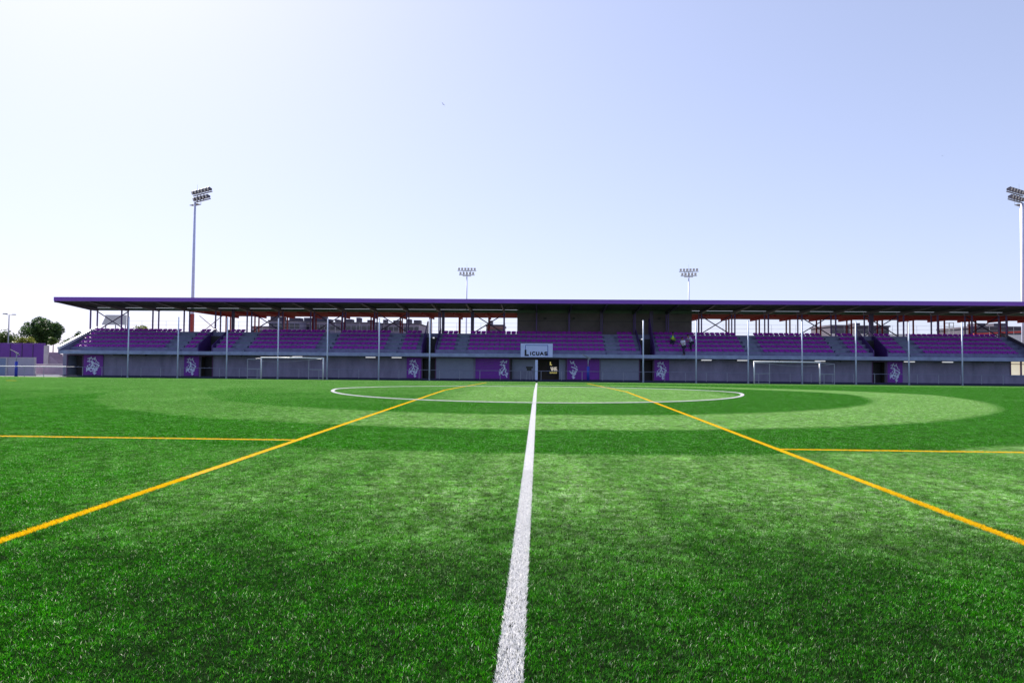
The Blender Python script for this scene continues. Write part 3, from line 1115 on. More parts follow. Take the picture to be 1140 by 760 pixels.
for px, on, lab in LIT:
    y = 69.75
    xc = X(px, y)
    t_ = empty('strip_light', (xc, y, ZS0), lab, 'light', 'strip lights under the stand slab')
    part(MB().box(xc - .56, xc + .56, y - .05, y + .16, ZS0 - .06, ZS0 + .001), 'housing', M['black'], t_)
    part(MB().box(xc - .5, xc + .5, y - .06, y + .1, ZS0 - .165, ZS0 - .062), 'diffuser', M['strip'] if on else M['black'], t_)

# ------------------------------------------------------------------ pitch barrier
b0, b1 = X(-12, 66.9), X(1175, 66.9)
bar = empty('pitch_barrier', ((b0 + b1) / 2, 66.9, GB), 'low metal rail on thin posts along the foot of the stand', 'railing')
xa = X(74, 66.9)
part(MB().bar((xa, 66.9, GB + 1.02), (b1, 66.9, GB + 1.02), .024), 'rail', M['postg'], bar)  # stretch in the roof's shade, its dimness painted as grey
part(MB().bar((b0, 66.9, GB + 1.02), (xa, 66.9, GB + 1.02), .045), 'rail', M['white'], bar)  # sunlit stretch of the same rail, its brightness painted white
x = X(602.5, 66.9)
n0 = int((x - b0) / 2.0)
post0 = None
for k in range(-n0, int((b1 - x) / 2.0) + 1):
    if post0 is None:
        post0 = MB().bar((0, 0, 0), (0, 0, 1.0), .026).build('post', M['rail'], bar)
        q = post0
    else:
        q = post0.copy()
        COL.objects.link(q)
        q.parent = bar
    q.location = Vector((x + 2.0 * k, 66.9, GB)) - bar.location

# ------------------------------------------------------------------ ball net poles
NP = [142, 197.5, 252, 309, 364, 421.5, 478, 716, 775, 833, 893, 953, 1012, 1071.5]
NL = ['leftmost of the row, right of first banner', 'second from left, just left of second banner', 'third from left, between second banner and left goal',
      'fourth from left, crossing the left goal', 'fifth from left, right of left goal', 'sixth from left, left of third banner',
      'seventh from left, before the second stairwell', 'before the third stairwell', 'right of the three people',
      'left of the right goal', 'crossing the right goal', 'right of the right goal', 'right of rightmost banner', 'rightmost, left of the window']
proto = None
for px, lab in zip(NP, NL):
    p = at(px, 418, 66.3)
    h = 6.0
    if proto is None:
        proto = empty('net_pole', (0, 0, 0))
        MB().bar((0, 0, 0), (0, 0, 6.0), .075, .055, 10).build('shaft', M['pole'], proto, smooth=True)
        MB().bar((0, 0, 6.0), (0, 0, 6.05), .065, .04, 10).build('cap', M['rail'], proto)
        MB().box(-.12, .12, -.12, .12, 0, .03).build('base_plate', M['rail'], proto)
        o = proto
    else:
        o = copy_tree(proto)
    o.location = (p.x, 66.3, GB)
    o.rotation_euler.z = rnd.uniform(0, 1)
    tag(o, 'tall pale ball net pole, ' + lab, 'pole', 'tall pale poles along the stand')

# ------------------------------------------------------------------ folded seven-a-side goals
def goal(px0, px1, sgn, lab):
    y = 64.0
    xa, xb = X(px0, y), X(px1, y)
    zg = gz(y)
    t_ = empty('small_goal', ((xa + xb) / 2, y, zg), lab, 'goal', 'seven-a-side goals before the stand')
    for x in (xa, xb):
        part(MB().bar((x, y, zg), (x, y, zg + 2.06), .065, n=10), 'goalpost', M['white'], t_, smooth=True)
    part(MB().bar((xa - .055, y, zg + 2.06), (xb + .055, y, zg + 2.06), .065, n=10), 'crossbar', M['white'], t_, smooth=True)
    for x in (xa, xb):
        dx, dy = sgn * 1.65, .75
        w = MB()
        w.bar((x, y + .06, zg + 1.98), (x + dx, y + dy, zg + 1.9), .032)
        w.bar((x, y + .06, zg + .95), (x + dx, y + dy, zg + .95), .035)
        w.bar((x + dx, y + dy, zg), (x + dx, y + dy, zg + 1.9), .04)
        w.bar((x + dx * .3, y + dy * .3 + .04, zg), (x + dx * .3, y + dy * .3 + .04, zg + .95), .032)
        w.bar((x, y + .06, zg + .08), (x + dx, y + dy, zg + .08), .022)
        part(w, 'side_frame', M['rail'], t_)
    w = MB()
    a, b = Vector((xa + sgn * 1.65, y + .75, zg + 1.9)), Vector((xb + sgn * 1.65, y + .75, zg + 1.9))
    prev = a
    for q in range(1, 17):
        s = q / 16
        c = a.lerp(b, s) + Vector((0, 0, -.22 * 4 * s * (1 - s)))
        w.bar(prev, c, .018, n=5)
        prev = c
    part(w, 'net_rope', M['rail'], t_)


goal(291, 360, -1, 'white seven-a-side goal with side frames folded to the left')
goal(839.6, 912.5, 1, 'white seven-a-side goal with side frames folded to the right')

# ------------------------------------------------------------------ irrigation posts, white post, black stand
def sprinkler(px, lab, flip=1):
    y = 67.4
    x = X(px, y)
    zb = GB
    t_ = empty('irrigation_post', (x, y, zb), lab, 'water cannon', 'water cannons by the barrier')
    part(MB().bar((x, y, zb), (x, y, zb + 1.5), .14, n=14), 'pad', M['blue'], t_, smooth=True)
    part(MB().bar((x, y, zb + 1.5), (x, y, zb + 2.2), .045, n=10), 'riser', M['rail'], t_, smooth=True)
    w = MB()
    w.bar((x + .06 * flip, y, zb + 2.16), (x + .12 * flip, y, zb + 2.34), .07, .06)
    w.bar((x + .22 * flip, y, zb + 2.28), (x - .62 * flip, y - .1, zb + 2.72), .055, .035)
    w.bar((x - .15 * flip, y, zb + 2.36), (x + .22 * flip, y + .1, zb + 2.16), .03)
    part(w, 'nozzle', M['arm'], t_)


sprinkler(18.4, 'blue padded water cannon post before the pale panels at far left')
sprinkler(654.8, 'blue padded water cannon post before the wide purple banner')
x = X(597.3, 66.7)
wp = empty('white_post', (x, 66.7, GB), 'short thick white padded post at the far end of the halfway line', 'post')
part(MB().box(x - .125, x + .125, 66.62, 66.8, GB + .16, GB + 2.1), 'pad', M['sign'], wp, bevel=.03)
part(MB().box(x - .135, x + .135, 66.61, 66.81, GB + .98, GB + 1.02), 'strap', M['rail'], wp)
x = X(589.5, 67.2)
bs = empty('equipment_stand', (x, 67.2, GB), 'black box on thin grey legs left of the white post', 'stand')
part(MB().box(x - .34, x + .34, 67.1, 67.35, GB + 1.28, GB + 1.46).box(x - .26, x + .2, 67.1, 67.3, GB + 1.0, GB + 1.279), 'box', M['black'], bs, bevel=.02)
for dx in (-.3, .05, .3):
    part(MB().bar((x + dx * 1.15, 67.2, GB), (x + dx * .7, 67.2, GB + 1.0), .022), 'leg', M['rail'], bs)

# ------------------------------------------------------------------ floodlight masts
def flood(px, Y, z_top, ang, lab, r0=.2, r1=.12, length=4.0, sh=0.0):
    x = X(px, Y, 330)
    t_ = empty('floodlight_mast', (x, Y, GB), lab, 'floodlight', 'floodlight masts round the pitch')
    H = z_top - GB
    MB().bar((0, 0, 0), (0, 0, H), r0, r1, 14).build('mast', M['galv'], t_, smooth=True)
    head = MB()
    head.box(sh - length / 2, sh + length / 2, -.06, .06, H + .92, H + 1.04)
    head.box(sh - length * .42, sh + length * .42, -.06, .06, H + .0, H + .12)
    for q in (sh * .75 - .8, sh * .75, sh * .75 + .8):
        head.box(q - .04, q + .04, -.04, .04, H + .13, H + .918)
    head.box(-.9 - sh * .35, .9 - sh * .35, .1, .75, H - .12, H - .06)
    for a in (-.88 - sh * .35, -sh * .35, .88 - sh * .35):
        head.bar((a, .72, H - .06), (a, .72, H + .95), .02, n=5)
    head.bar((-.88 - sh * .35, .72, H + .95), (.88 - sh * .35, .72, H + .95), .02, n=5)
    head.bar((0, .3, H + 1.0), (0, .3, H + 2.6), .018, .008, 5)
    rot = Matrix.Rotation(ang, 4, 'Z')
    h = head.build('head_frame', M['arm'], t_)
    h.data.transform(rot)
    lamp_me, glass_me = None, None
    for n, wd, z in ((6, length, H + 1.05), (5, length * .84, H + .13)):
        for i in range(n):
            a = sh - wd / 2 + wd * (i + .5) / n
            if lamp_me is None:
                m_ = MB()
                m_.prism_x([(-.30, .02), (-.42, .42), (-.26, .52), (.14, .36), (.16, .12)], -.20, .20)
                m_.bar((-.1, -.1, .02), (-.1, -.1, .2), .03, n=5)
                l = m_.build('lamp', M['lampb'], t_, bevel=.02)
                lamp_me = l.data
                gl = MB().add([(-.17, -.315, .05), (.17, -.315, .05), (.17, -.425, .40), (-.17, -.425, .40),
                               (-.17, -.295, .05), (.17, -.295, .05), (.17, -.405, .40), (-.17, -.405, .40)],
                              [(0, 1, 2, 3), (7, 6, 5, 4), (0, 4, 5, 1), (2, 6, 7, 3), (1, 5, 6, 2), (0, 3, 7, 4)]).build('lens', M['lampg'], l)
                glass_me = gl.data
            else:
                l = bpy.data.objects.new('lamp', lamp_me)
                COL.objects.link(l)
                l.parent = t_
                gl = bpy.data.objects.new('lens', glass_me)
                COL.objects.link(gl)
                gl.parent = l
            l.location = rot @ Vector((a, -.05, z))
            l.rotation_euler.z = ang
    return t_


YFL = 82.0
flood(214.6, YFL + 8, Z(217, 226, YFL + 8), R(-34), 'tall floodlight mast rising behind the left part of the roof', .24, .15, 4.6, 1.9)
flood(1139.3, YFL + 8, Z(1139, 226.5, YFL + 8), R(34), 'tall floodlight mast at the right edge of the picture', .28, .24, 4.6, -1.9)
flood(519.5, 145, Z(519, 306.5, 145), R(4), 'distant floodlight mast above the roof, left of the sign', .17, .12)
flood(766.8, 145, Z(767, 307.5, 145), R(-8), 'distant floodlight mast above the roof, right of the sign', .17, .12)

# ------------------------------------------------------------------ left boundary
def place(name, lab, cat, boxes, m, group=None):
    """boxes: (px0, px1, py_bottom or None for the ground, py_top, Y, depth)"""
    w = MB()
    for a, b, pb, pt, Y, dep in boxes:
        z0 = GB - .04 if pb is None else Z((a + b) / 2, pb, Y)
        w.box(X(a, Y), X(b, Y), Y, Y + dep, z0, Z((a + b) / 2, pt, Y))
    x0, y0 = w.v[0][0], w.v[0][1]
    t_ = empty(name, (x0, y0, GB), lab, cat, group)
    return t_, w


YQ = 78.0
t_, w = place('purple_wall', 'tall purple panelled boundary wall at the left edge', 'wall', [(-40, 49, None, 382.5, YQ, .2)], M['board'])
part(w, 'panel', M['board'], t_)
w = MB()
for px in (-14, -1, 11.2, 24.3, 36.5):
    w.box(X(px, YQ) - .04, X(px, YQ) + .04, YQ - .03, YQ - .002, GB, Z(px, 382.8, YQ))
part(w, 'joint', M['purpled'], t_)
part(MB().box(X(-40, YQ), X(49, YQ), YQ - .02, YQ + .22, Z(20, 382.4, YQ), Z(20, 381.9, YQ)), 'coping', M['fascia'], t_)
YQ = 70.5
t_ = empty('panel_fence', (X(18, YQ), YQ, GB), 'low fence of pale and bluish panels below the purple wall', 'fence')
part(MB().box(X(-20, YQ), X(7.6, YQ), YQ, YQ + .08, GB, Z(4, 398, YQ)), 'panel', M['panelb'], t_)
part(MB().box(X(8, YQ), X(38, YQ), YQ, YQ + .08, GB, Z(22, 398, YQ)), 'panel', M['panelp'], t_)
for px in (7.8, 39):
    part(MB().box(X(px, YQ) - .08, X(px, YQ) + .08, YQ - .06, YQ - .002 + .1, GB, Z(px, 398, YQ) + .05), 'fence_post', M['conc'], t_)
part(MB().box(X(-20, YQ), X(39, YQ), YQ - .03, YQ - .003, Z(20, 398.6, YQ), Z(20, 397.6, YQ)), 'top_rail', M['conc'], t_)
t_ = empty('low_wall', (X(56, 72), 72, GB), 'low pinkish rendered wall between the pale panels and the stand', 'wall')
part(MB().box(X(40, 72), X(69.5, 72), 72, 72.25, GB, Z(55, 406.5, 72)), 'render', M['pink'], t_)
part(MB().box(X(40, 72), X(69.5, 72), 71.95, 72.3, Z(55, 406.4, 72), Z(55, 405.2, 72)), 'coping', M['conc'], t_)
part(MB().box(X(41, 71), X(69, 71), 70.6, 71.2, GB, GB + .12), 'footing', M['whitew'], t_)
# steps
YT = 76.0
t_ = empty('outside_stairs', (X(58, YT), YT, GB), 'pale concrete stairs climbing outside the left end of the stand', 'stairs')
w = MB()
for i in range(8):
    xa = X(50 + i * 2.4, YT)
    w.box(xa, X(50 + (i + 1) * 2.4, YT), YT, YT + 2.2, GB, Z(58, 406 - (7 - i) * 2.0, YT))
part(w, 'flight', M['pink'], t_)
w = MB()
part(MB().box(X(49.5, YT), X(54.5, YT), YT - .15, YT - .002, GB, Z(52, 384.5, YT)), 'newel', M['conc'], t_)
w.box(X(55, YT), X(68.5, YT), YT + 2.3, YT + 2.5, Z(60, 395, YT), Z(60, 387.5, YT))
part(w, 'parapet', M['conc'], t_)
w = MB()
w.box(X(57, YT), X(61.5, YT), YT + 2.25, YT + 2.297, Z(60, 392.5, YT), Z(60, 389.5, YT))
part(w, 'opening', M['dark'], t_)

# street lamp
Yl = 100
x = X(8.6, Yl)
t_ = empty('street_lamp', (x, Yl, GB), 'thin double armed street lamp above the purple wall', 'street lamp')
zt = Z(9, 350.4, Yl)
part(MB().bar((x, Yl, GB), (x, Yl, zt), .11, .06), 'post', M['rail'], t_)
part(MB().bar((X(3.2, Yl), Yl, zt + .12), (x, Yl, zt), .035).bar((x, Yl, zt), (X(15, Yl), Yl, zt + .02), .035), 'arm', M['rail'], t_)
part(MB().box(X(2.2, Yl), X(6.2, Yl), Yl - .15, Yl + .15, zt + .08, zt + .22), 'lantern', M['arm'], t_)
part(MB().box(X(12.5, Yl), X(15.6, Yl), Yl - .15, Yl + .15, zt - .02, zt + .1), 'lantern', M['arm'], t_)

# ------------------------------------------------------------------ trees
def tree(name, px, py_top, py_base, pxw, Y, leaf, lab, cat, n=2600, size=.2, seed=1, group=None):
    r_ = random.Random(seed)
    x = X(px, Y)
    ztop, zb = Z(px, py_top, Y), Z(px, py_base, Y)
    wd = abs(X(px + pxw / 2, Y) - X(px - pxw / 2, Y)) / 2
    t_ = empty(name, (x, Y, GB), lab, cat, group)
    w = MB()
    zc0 = zb - GB
    zt_ = ztop - GB
    w.bar((0, 0, 0), (.05, 0, zc0 + (zt_ - zc0) * .35), .06 * wd + .06, .03 * wd + .03, 8)
    cz, rz = (zc0 + zt_) / 2, (zt_ - zc0) / 2
    clumps = []
    for k in range(26):
        u = Vector((r_.gauss(0, 1), r_.gauss(0, 1), r_.gauss(0, .9))).normalized()
        d = r_.uniform(.45, .86)
        c = Vector((u.x * wd * d, u.y * wd * d, cz + u.z * rz * d))
        rad = r_.uniform(.32, .5) * min(wd, rz * 1.1)
        clumps.append((c, rad))
        w.bar((.05, 0, zc0 + (zt_ - zc0) * .2), tuple(c), .035 * wd, .012 * wd + .005, 5)
    w.build('trunk', M['bark'], t_)
    cr = MB()
    for q in range(n):
        c, rad = clumps[q % len(clumps)] if q % 4 else (Vector((0, 0, cz)), min(wd, rz) * .62)
        u = Vector((r_.gauss(0, 1), r_.gauss(0, 1), r_.gauss(0, 1))).normalized() * rad * r_.uniform(.55, 1.08) ** .6
        p_ = c + u
        a = Vector((r_.gauss(0, 1), r_.gauss(0, 1), r_.gauss(0, .6))).normalized() * size * r_.uniform(.6, 1.3)
        b = a.cross(Vector((r_.gauss(0, 1), r_.gauss(0, 1), r_.gauss(0, 1)))).normalized() * size * .45
        cr.add([p_ - a, p_ - b, p_ + a, p_ + b], [(0, 1, 2, 3)])
    me = bpy.data.meshes.new('crown')
    me.from_pydata(cr.v, [], cr.f)
    me.materials.append(M[leaf])
    o = bpy.data.objects.new('crown', me)
    COL.objects.link(o)
    o.parent = t_


tree('broadleaf_tree', 48.5, 355.5, 388, 40, 108, 'leafd', 'big dark green round tree behind the purple wall', 'tree', 16000, .17, 12)
tree('bushy_tree', 3, 367, 388, 26, 112, 'leafm', 'dark green bushy tree at the left edge behind the purple wall', 'tree', 2600, .18, 4)
tree('shrub', 26, 374, 388, 22, 102, 'leafy', 'yellow-green shrub between the two trees behind the purple wall', 'shrub', 1500, .16, 5)
tree('shrub', 58.5, 374.5, 386, 9, 96, 'leafm', 'small light green shrub before the big dark tree', 'shrub', 700, .15, 6)
tree('shrub', 76, 375, 392, 18, 98, 'leafd', 'dark shrub behind the sloping white coping of the stand', 'shrub', 900, .15, 8)
tree('shrub', 87, 369, 380, 10, 98, 'leafd', 'dark shrub top above the sloping white coping of the stand', 'shrub', 900, .15, 9)
tree('distant_tree', 157, 362.5, 376, 18, 118, 'leafy', 'green tree top just above the seats left of the first stairwell', 'tree', 1500, .2, 10)

# ------------------------------------------------------------------ town behind
def block(name, lab, px0, px1, py_top, Y, m, floors=4, bays=9, depth=14, roofs=(), group=None):
    xa, xb = X(px0, Y), X(px1, Y)
    zt = Z((px0 + px1) / 2, py_top, Y)
    t_ = empty(name, ((xa + xb) / 2, Y, GB), lab, 'building', group)
    part(MB().box(xa, xb, Y, Y + depth, GB, zt), 'wall', m, t_)
    rf = part(MB().box(xa - .2, xb + .2, Y - .25, Y + depth + .2, zt + .002, zt + .35), 'roof', M['roofd'], t_)
    for u, wd, h in roofs:
        xc = xa + (xb - xa) * u
        o = MB().box(xc - wd / 2, xc + wd / 2, Y + 2, Y + 5, zt + .35, zt + .35 + h).build('chimney', M['roofd'], rf)
        o.data.transform(Matrix.Translation(-t_.location))
    fh = 3.0
    for f_ in range(floors):
        z1 = zt - .7 - f_ * fh
        if z1 - 1.6 < GB + .5:
            break
        sb_ = MB().box(xa + .05, xb - .05, Y - .14, Y - .003, z1 - 2.2, z1 - 2.0)
        part(sb_, 'string_course', M['blockb'] if m is M['block'] else M['block'], t_)
        for b_ in range(bays):
            xc = xa + (xb - xa) * (b_ + .5) / bays
            part(MB().box(xc - .65, xc + .65, Y - .05, Y - .004, z1 - 1.5, z1), 'window', M['glassd'], t_)


block('apartment_block', 'low grey annexe at the left foot of the slate apartment blocks', 280, 298, 364.5, 190, M['blockb'], 2, 3, 12)
block('apartment_block', 'slate apartment block with rooftop tanks seen behind the left goal', 298.5, 333, 357.5, 200, M['block'], 3, 6, 14,
      ((.05, 1.6, 1.9), (.3, 1.2, 1.1), (.62, .8, 1.5), (.85, 1.5, .8)))
block('apartment_block', 'mauve apartment block seen between columns right of left goal', 333.5, 366, 358.8, 206, M['blockb'], 3, 6, 14,
      ((.18, 2.4, 1.2), (.6, 3.2, 2.0), (.9, 1.2, .8)))
block('apartment_block', 'long slate apartment block with chimneys left of second stairwell', 366.5, 420, 359.8, 202, M['block'], 3, 9, 14,
      ((.1, 1, .9), (.35, 2, 1.0), (.55, 1, 1.5), (.8, 1.6, .8)))
block('apartment_block', 'mauve apartment block beside the second stairwell', 420.5, 466, 361, 208, M['blockb'], 3, 8, 14,
      ((.12, 1, 1.2), (.42, 2.2, 1.0), (.72, 1, 1.4), (.92, 2, 1.1)))
block('brick_house', 'small brown brick house seen through the gap left of the dark wall', 541, 560, 363, 150, M['brick'], 2, 3, 10, ((.2, .9, 1.0),))
block('dark_building', 'dark low building behind the cross brace right of right goal', 925, 946, 363.5, 140, M['roofd'], 2, 3, 10)
block('dark_building', 'dark low building behind the fourth stairwell', 952, 990, 364, 146, M['roofd'], 2, 5, 10, ((.2, 1.2, .6),))
block('dark_building', 'dark low building behind the red topped white wall', 1080, 1150, 365.5, 128, M['roofd'], 2, 6, 10, ((.3, 1.5, .7), (.6, 2.2, .7)))
YK = 100
t_ = empty('white_wall', (X(1000, YK), YK, GB), 'white boundary wall behind the right end of the stand', 'wall')
part(MB().box(X(925, YK), X(1165, YK), YK, YK + .25, GB, Z(1100, 372.5, YK)), 'render', M['whitew'], t_)
w = MB()
xa, xb = X(1084, YK), X(1165, YK)
w.prism_y([(xa, Z(1084, 372.4, YK)), (xb, Z(1165, 369, YK)), (xb, Z(1165, 367, YK)), (xa, Z(1084, 371, YK))], YK - .05, YK + .3)
part(w, 'coping', M['redc'], t_)
# grey hoarding behind the left bay
YH = 96
t_ = empty('hoarding', (X(126, YH), YH, GB), 'pale grey hoarding on posts seen behind the leftmost cross brace', 'hoarding')
zb, zt = Z(126, 361.5, YH), Z(126, 350.5, YH)
part(MB().prism_y([(X(112, YH), zb), (X(139.5, YH), zb), (X(139.5, YH), zt), (X(117, YH), zt)], YH, YH + .08), 'sheet', M['hoard'], t_)
for px in (116, 127, 138):
    part(MB().box(X(px, YH) - .06, X(px, YH) + .06, YH + .082, YH + .2, GB, zt), 'post', M['rail'], t_)
# open frame tower on the right
YV = 110
t_ = empty('scaffold_tower', (X(1055, YV), YV, GB), 'open steel scaffold tower seen through the right end of the stand', 'scaffold')
zt = Z(1055, 358.8, YV)
w = MB()
for px in (1057.5, 1062):
    for dy in (0, 1.2):
        w.bar((X(px, YV), YV + dy, GB), (X(px, YV), YV + dy, zt), .06, n=6)
part(w, 'upright', M['arm'], t_)
w = MB()
for q in range(8):
    z = zt - .05 - q * .62
    for dy in (0, 1.2):
        w.bar((X(1057.5, YV), YV + dy, z), (X(1062, YV), YV + dy, z), .05, n=6)
    if q in (2, 4, 5):
        w.bar((X(1047, YV), YV, z), (X(1057.5, YV), YV, z), .06, n=6)
w.bar((X(1047, YV), YV, zt - 3.2), (X(1053, YV), YV, zt - 1.4), .04, n=6)
part(w, 'ledger', M['arm'], t_)
# wire fence on tall posts behind the stand
YN = 92
t_ = empty('wire_fence', (X(600, YN), YN, GB), 'tall thin wire fence on slim posts behind the stand', 'fence')
zt = Z(600, 360, YN)
w = MB()
for px in range(130, 1140, 27):
    w.bar((X(px, YN), YN, GB), (X(px, YN), YN, zt), .018, n=5)
part(w, 'post', M['hoard'], t_)
w = MB()
for dz in (0, .55, 1.1):
    w.bar((X(130, YN), YN, zt - dz), (X(1150, YN), YN, zt - dz), .012, n=5)
part(w, 'wire', M['hoard'], t_)

# ------------------------------------------------------------------ people
def skin_body(name, joints, edges, m, parent=None, sub=1):
    me = bpy.data.meshes.new(name)
    me.from_pydata([j[0] for j in joints], edges, [])
    o = bpy.data.objects.new(name, me)
    COL.objects.link(o)
    s = o.modifiers.new('skin', 'SKIN')
    for i, j in enumerate(joints):
        sv_ = me.skin_vertices[0].data[i]
        sv_.radius = j[1] if isinstance(j[1], tuple) else (j[1], j[1])
        sv_.use_root = (i == 0)
    ss = o.modifiers.new('sub', 'SUBSURF')
    ss.levels = ss.render_levels = sub
    bpy.context.view_layer.update()
    me2 = bpy.data.meshes.new_from_object(o.evaluated_get(bpy.context.evaluated_depsgraph_get()))
    bpy.data.objects.remove(o)
    me2.materials.clear()
    me2.materials.append(m)
    me2.polygons.foreach_set('use_smooth', [True] * len(me2.polygons))
    o = bpy.data.objects.new(name, me2)
    COL.objects.link(o)
    if parent:
        o.parent = parent
    return o


def ball(c, r, sx=1, sy=1, sz=1, n=12, mb=None):
    mb = mb or MB()
    vs, fs = [], []
    for j in range(n // 2 + 1):
        t = math.pi * j / (n // 2)
        for i in range(n):
            a = 2 * math.pi * i / n
            vs.append((c[0] + r * sx * math.sin(t) * math.cos(a), c[1] + r * sy * math.sin(t) * math.sin(a), c[2] + r * sz * math.cos(t)))
    for j in range(n // 2):
        for i in range(n):
            fs.append((j * n + i, j * n + (i + 1) % n, (j + 1) * n + (i + 1) % n, (j + 1) * n + i))
    mb.add(vs, fs)
    return mb


def person(loc, rz, lab, J, shirt, vest=None):
    """J: named joints in metres in the figure's own space, facing -y"""
    t_ = empty('person', loc, lab, 'person')
    t_.rotation_euler.z = rz
    t_.scale = (1.06, 1.06, 1.06)
    V_ = lambda k: Vector(J[k])
    names = ['pelvis', 'waist', 'chest', 'neck', 'head', 'crown', 'shl', 'ell', 'wrl', 'shr', 'elr', 'wrr', 'hil', 'knl', 'anl', 'tol', 'hir', 'knr', 'anr', 'tor']
    rad = dict(pelvis=(.15, .11), waist=(.14, .105), chest=(.17, .115), neck=.055, head=(.075, .09), crown=(.075, .09), shl=.06, ell=.042, wrl=.03,
               shr=.06, elr=.042, wrr=.03, hil=.085, knl=.058, anl=.04, tol=.035, hir=.085, knr=.058, anr=.04, tor=.035)
    idx = {n: i for i, n in enumerate(names)}
    E = [('pelvis', 'waist'), ('waist', 'chest'), ('chest', 'neck'), ('neck', 'head'), ('head', 'crown'), ('chest', 'shl'), ('shl', 'ell'), ('ell', 'wrl'),
         ('chest', 'shr'), ('shr', 'elr'), ('elr', 'wrr'), ('pelvis', 'hil'), ('hil', 'knl'), ('knl', 'anl'), ('anl', 'tol'),
         ('pelvis', 'hir'), ('hir', 'knr'), ('knr', 'anr'), ('anr', 'tor')]
    joints = [(V_(n), rad[n]) for n in names]
    edges = [(idx[a], idx[b]) for a, b in E]
    for s in 'lr':
        el, wr = V_('el' + s), V_('wr' + s)
        d = (wr - el).normalized()
        side = d.cross(Vector((0, 0, 1)))
        side = (side if side.length > .1 else d.cross(Vector((0, 1, 0)))).normalized()
        j0 = len(joints)
        joints.append((wr + d * .07, (.034, .02)))
        edges.append((idx['wr' + s], j0))
        for q in range(-2, 3):
            off = side * (q * .017)
            L_ = .075 if abs(q) < 2 else .055
            b_ = len(joints)
            if q == -2:
                joints.append((wr + d * .05 + side * -.05, .011))
            else:
                joints.append((wr + d * (.09 + L_) + off + Vector((0, 0, -.015)), .009))
            edges.append((j0, b_))
    body = skin_body('body', joints, edges, M['skin'], t_)
    # face details live in the same surface: nose and ears joined to the body mesh
    # clothes
    def shell(nm, keys, ed, mt, grow, cut=None):
        kk_ = []
        for k_ in keys:
            r_ = rad[k_.split('@')[0]] if '@' not in k_ else rad[k_.split('@')[0]]
            if '@' in k_:
                a, b, f_ = k_.split('@')
                pos = V_(a).lerp(V_(b), float(f_))
                r_ = rad[a]
            else:
                pos = V_(k_)
            r_ = tuple(q + grow for q in r_) if isinstance(r_, tuple) else r_ + grow
            kk_.append((pos, r_))
        ix = {k_: i for i, k_ in enumerate(keys)}
        return skin_body(nm, kk_, [(ix[a], ix[b]) for a, b in ed], mt, t_)
    shell('shirt', ['waist', 'pelvis', 'chest', 'shl', 'shl@ell@0.75', 'shr', 'shr@elr@0.75'],
          [('pelvis', 'waist'), ('waist', 'chest'), ('chest', 'shl'), ('shl', 'shl@ell@0.75'), ('chest', 'shr'), ('shr', 'shr@elr@0.75')], shirt, .05)
    if vest:
        shell('vest', ['waist', 'pelvis', 'chest', 'shl@chest@0.3', 'shr@chest@0.3'],
              [('pelvis', 'waist'), ('waist', 'chest'), ('chest', 'shl@chest@0.3'), ('chest', 'shr@chest@0.3')], vest, .085)
    shell('trousers', ['pelvis', 'hil', 'knl', 'anl', 'hir', 'knr', 'anr'],
          [('pelvis', 'hil'), ('hil', 'knl'), ('knl', 'anl'), ('pelvis', 'hir'), ('hir', 'knr'), ('knr', 'anr')], M['trouser'], .035)
    for s in 'lr':
        a, b = V_('an' + s), V_('to' + s)
        d = (b - a)
        d.z = 0
        d.normalize()
        skin_body('shoe', [(a + Vector((0, 0, -.03)) - d * .03, (.05, .05)), (a + d * .1 + Vector((0, 0, -.045)), (.05, .04)), (a + d * .19 + Vector((0, 0, -.055)), (.042, .026))],
                  [(0, 1), (1, 2)], M['shoe'], t_)
    hd, cw = V_('head'), V_('crown')
    up = (cw - hd).normalized()
    hc = hd.lerp(cw, .75)
    fw = (V_('nose') - hc)
    fw = (fw - up * fw.dot(up)).normalized()
    hb = ball(hc - fw * .03 + up * .045, .108, 1, 1, .95, 14)
    hb.build('hair', M['hair'], t_, smooth=True)
    fc = MB()
    rt = up.cross(fw).normalized()
    ball(hc + fw * .10 - up * .02, .018, mb=fc, n=8)
    ball(hc + rt * .095 - up * .01, .024, .6, .9, 1.3, 8, fc)
    ball(hc - rt * .095 - up * .01, .024, .6, .9, 1.3, 8, fc)
    # join nose and ears into the continuous body
    import bmesh
    bm = bmesh.new()
    bm.from_mesh(body.data)
    tmp = bpy.data.meshes.new('tmp')
    tmp.from_pydata(fc.v, [], fc.f)
    bm.from_mesh(tmp)
    bm.to_mesh(body.data)
    bm.free()
    ey = MB()
    ball(hc + fw * .085 + rt * .033 + up * .015, .012, mb=ey, n=8)
    ball(hc + fw * .085 - rt * .033 + up * .015, .012, mb=ey, n=8)
    ey.build('eyes', M['hair'], t_)
    mo = MB()
    ball(hc + fw * .088 - up * .055, .02, 1.2, .5, .35, 8, mo)
    mo.build('mouth', M['redd'], t_)
    return t_


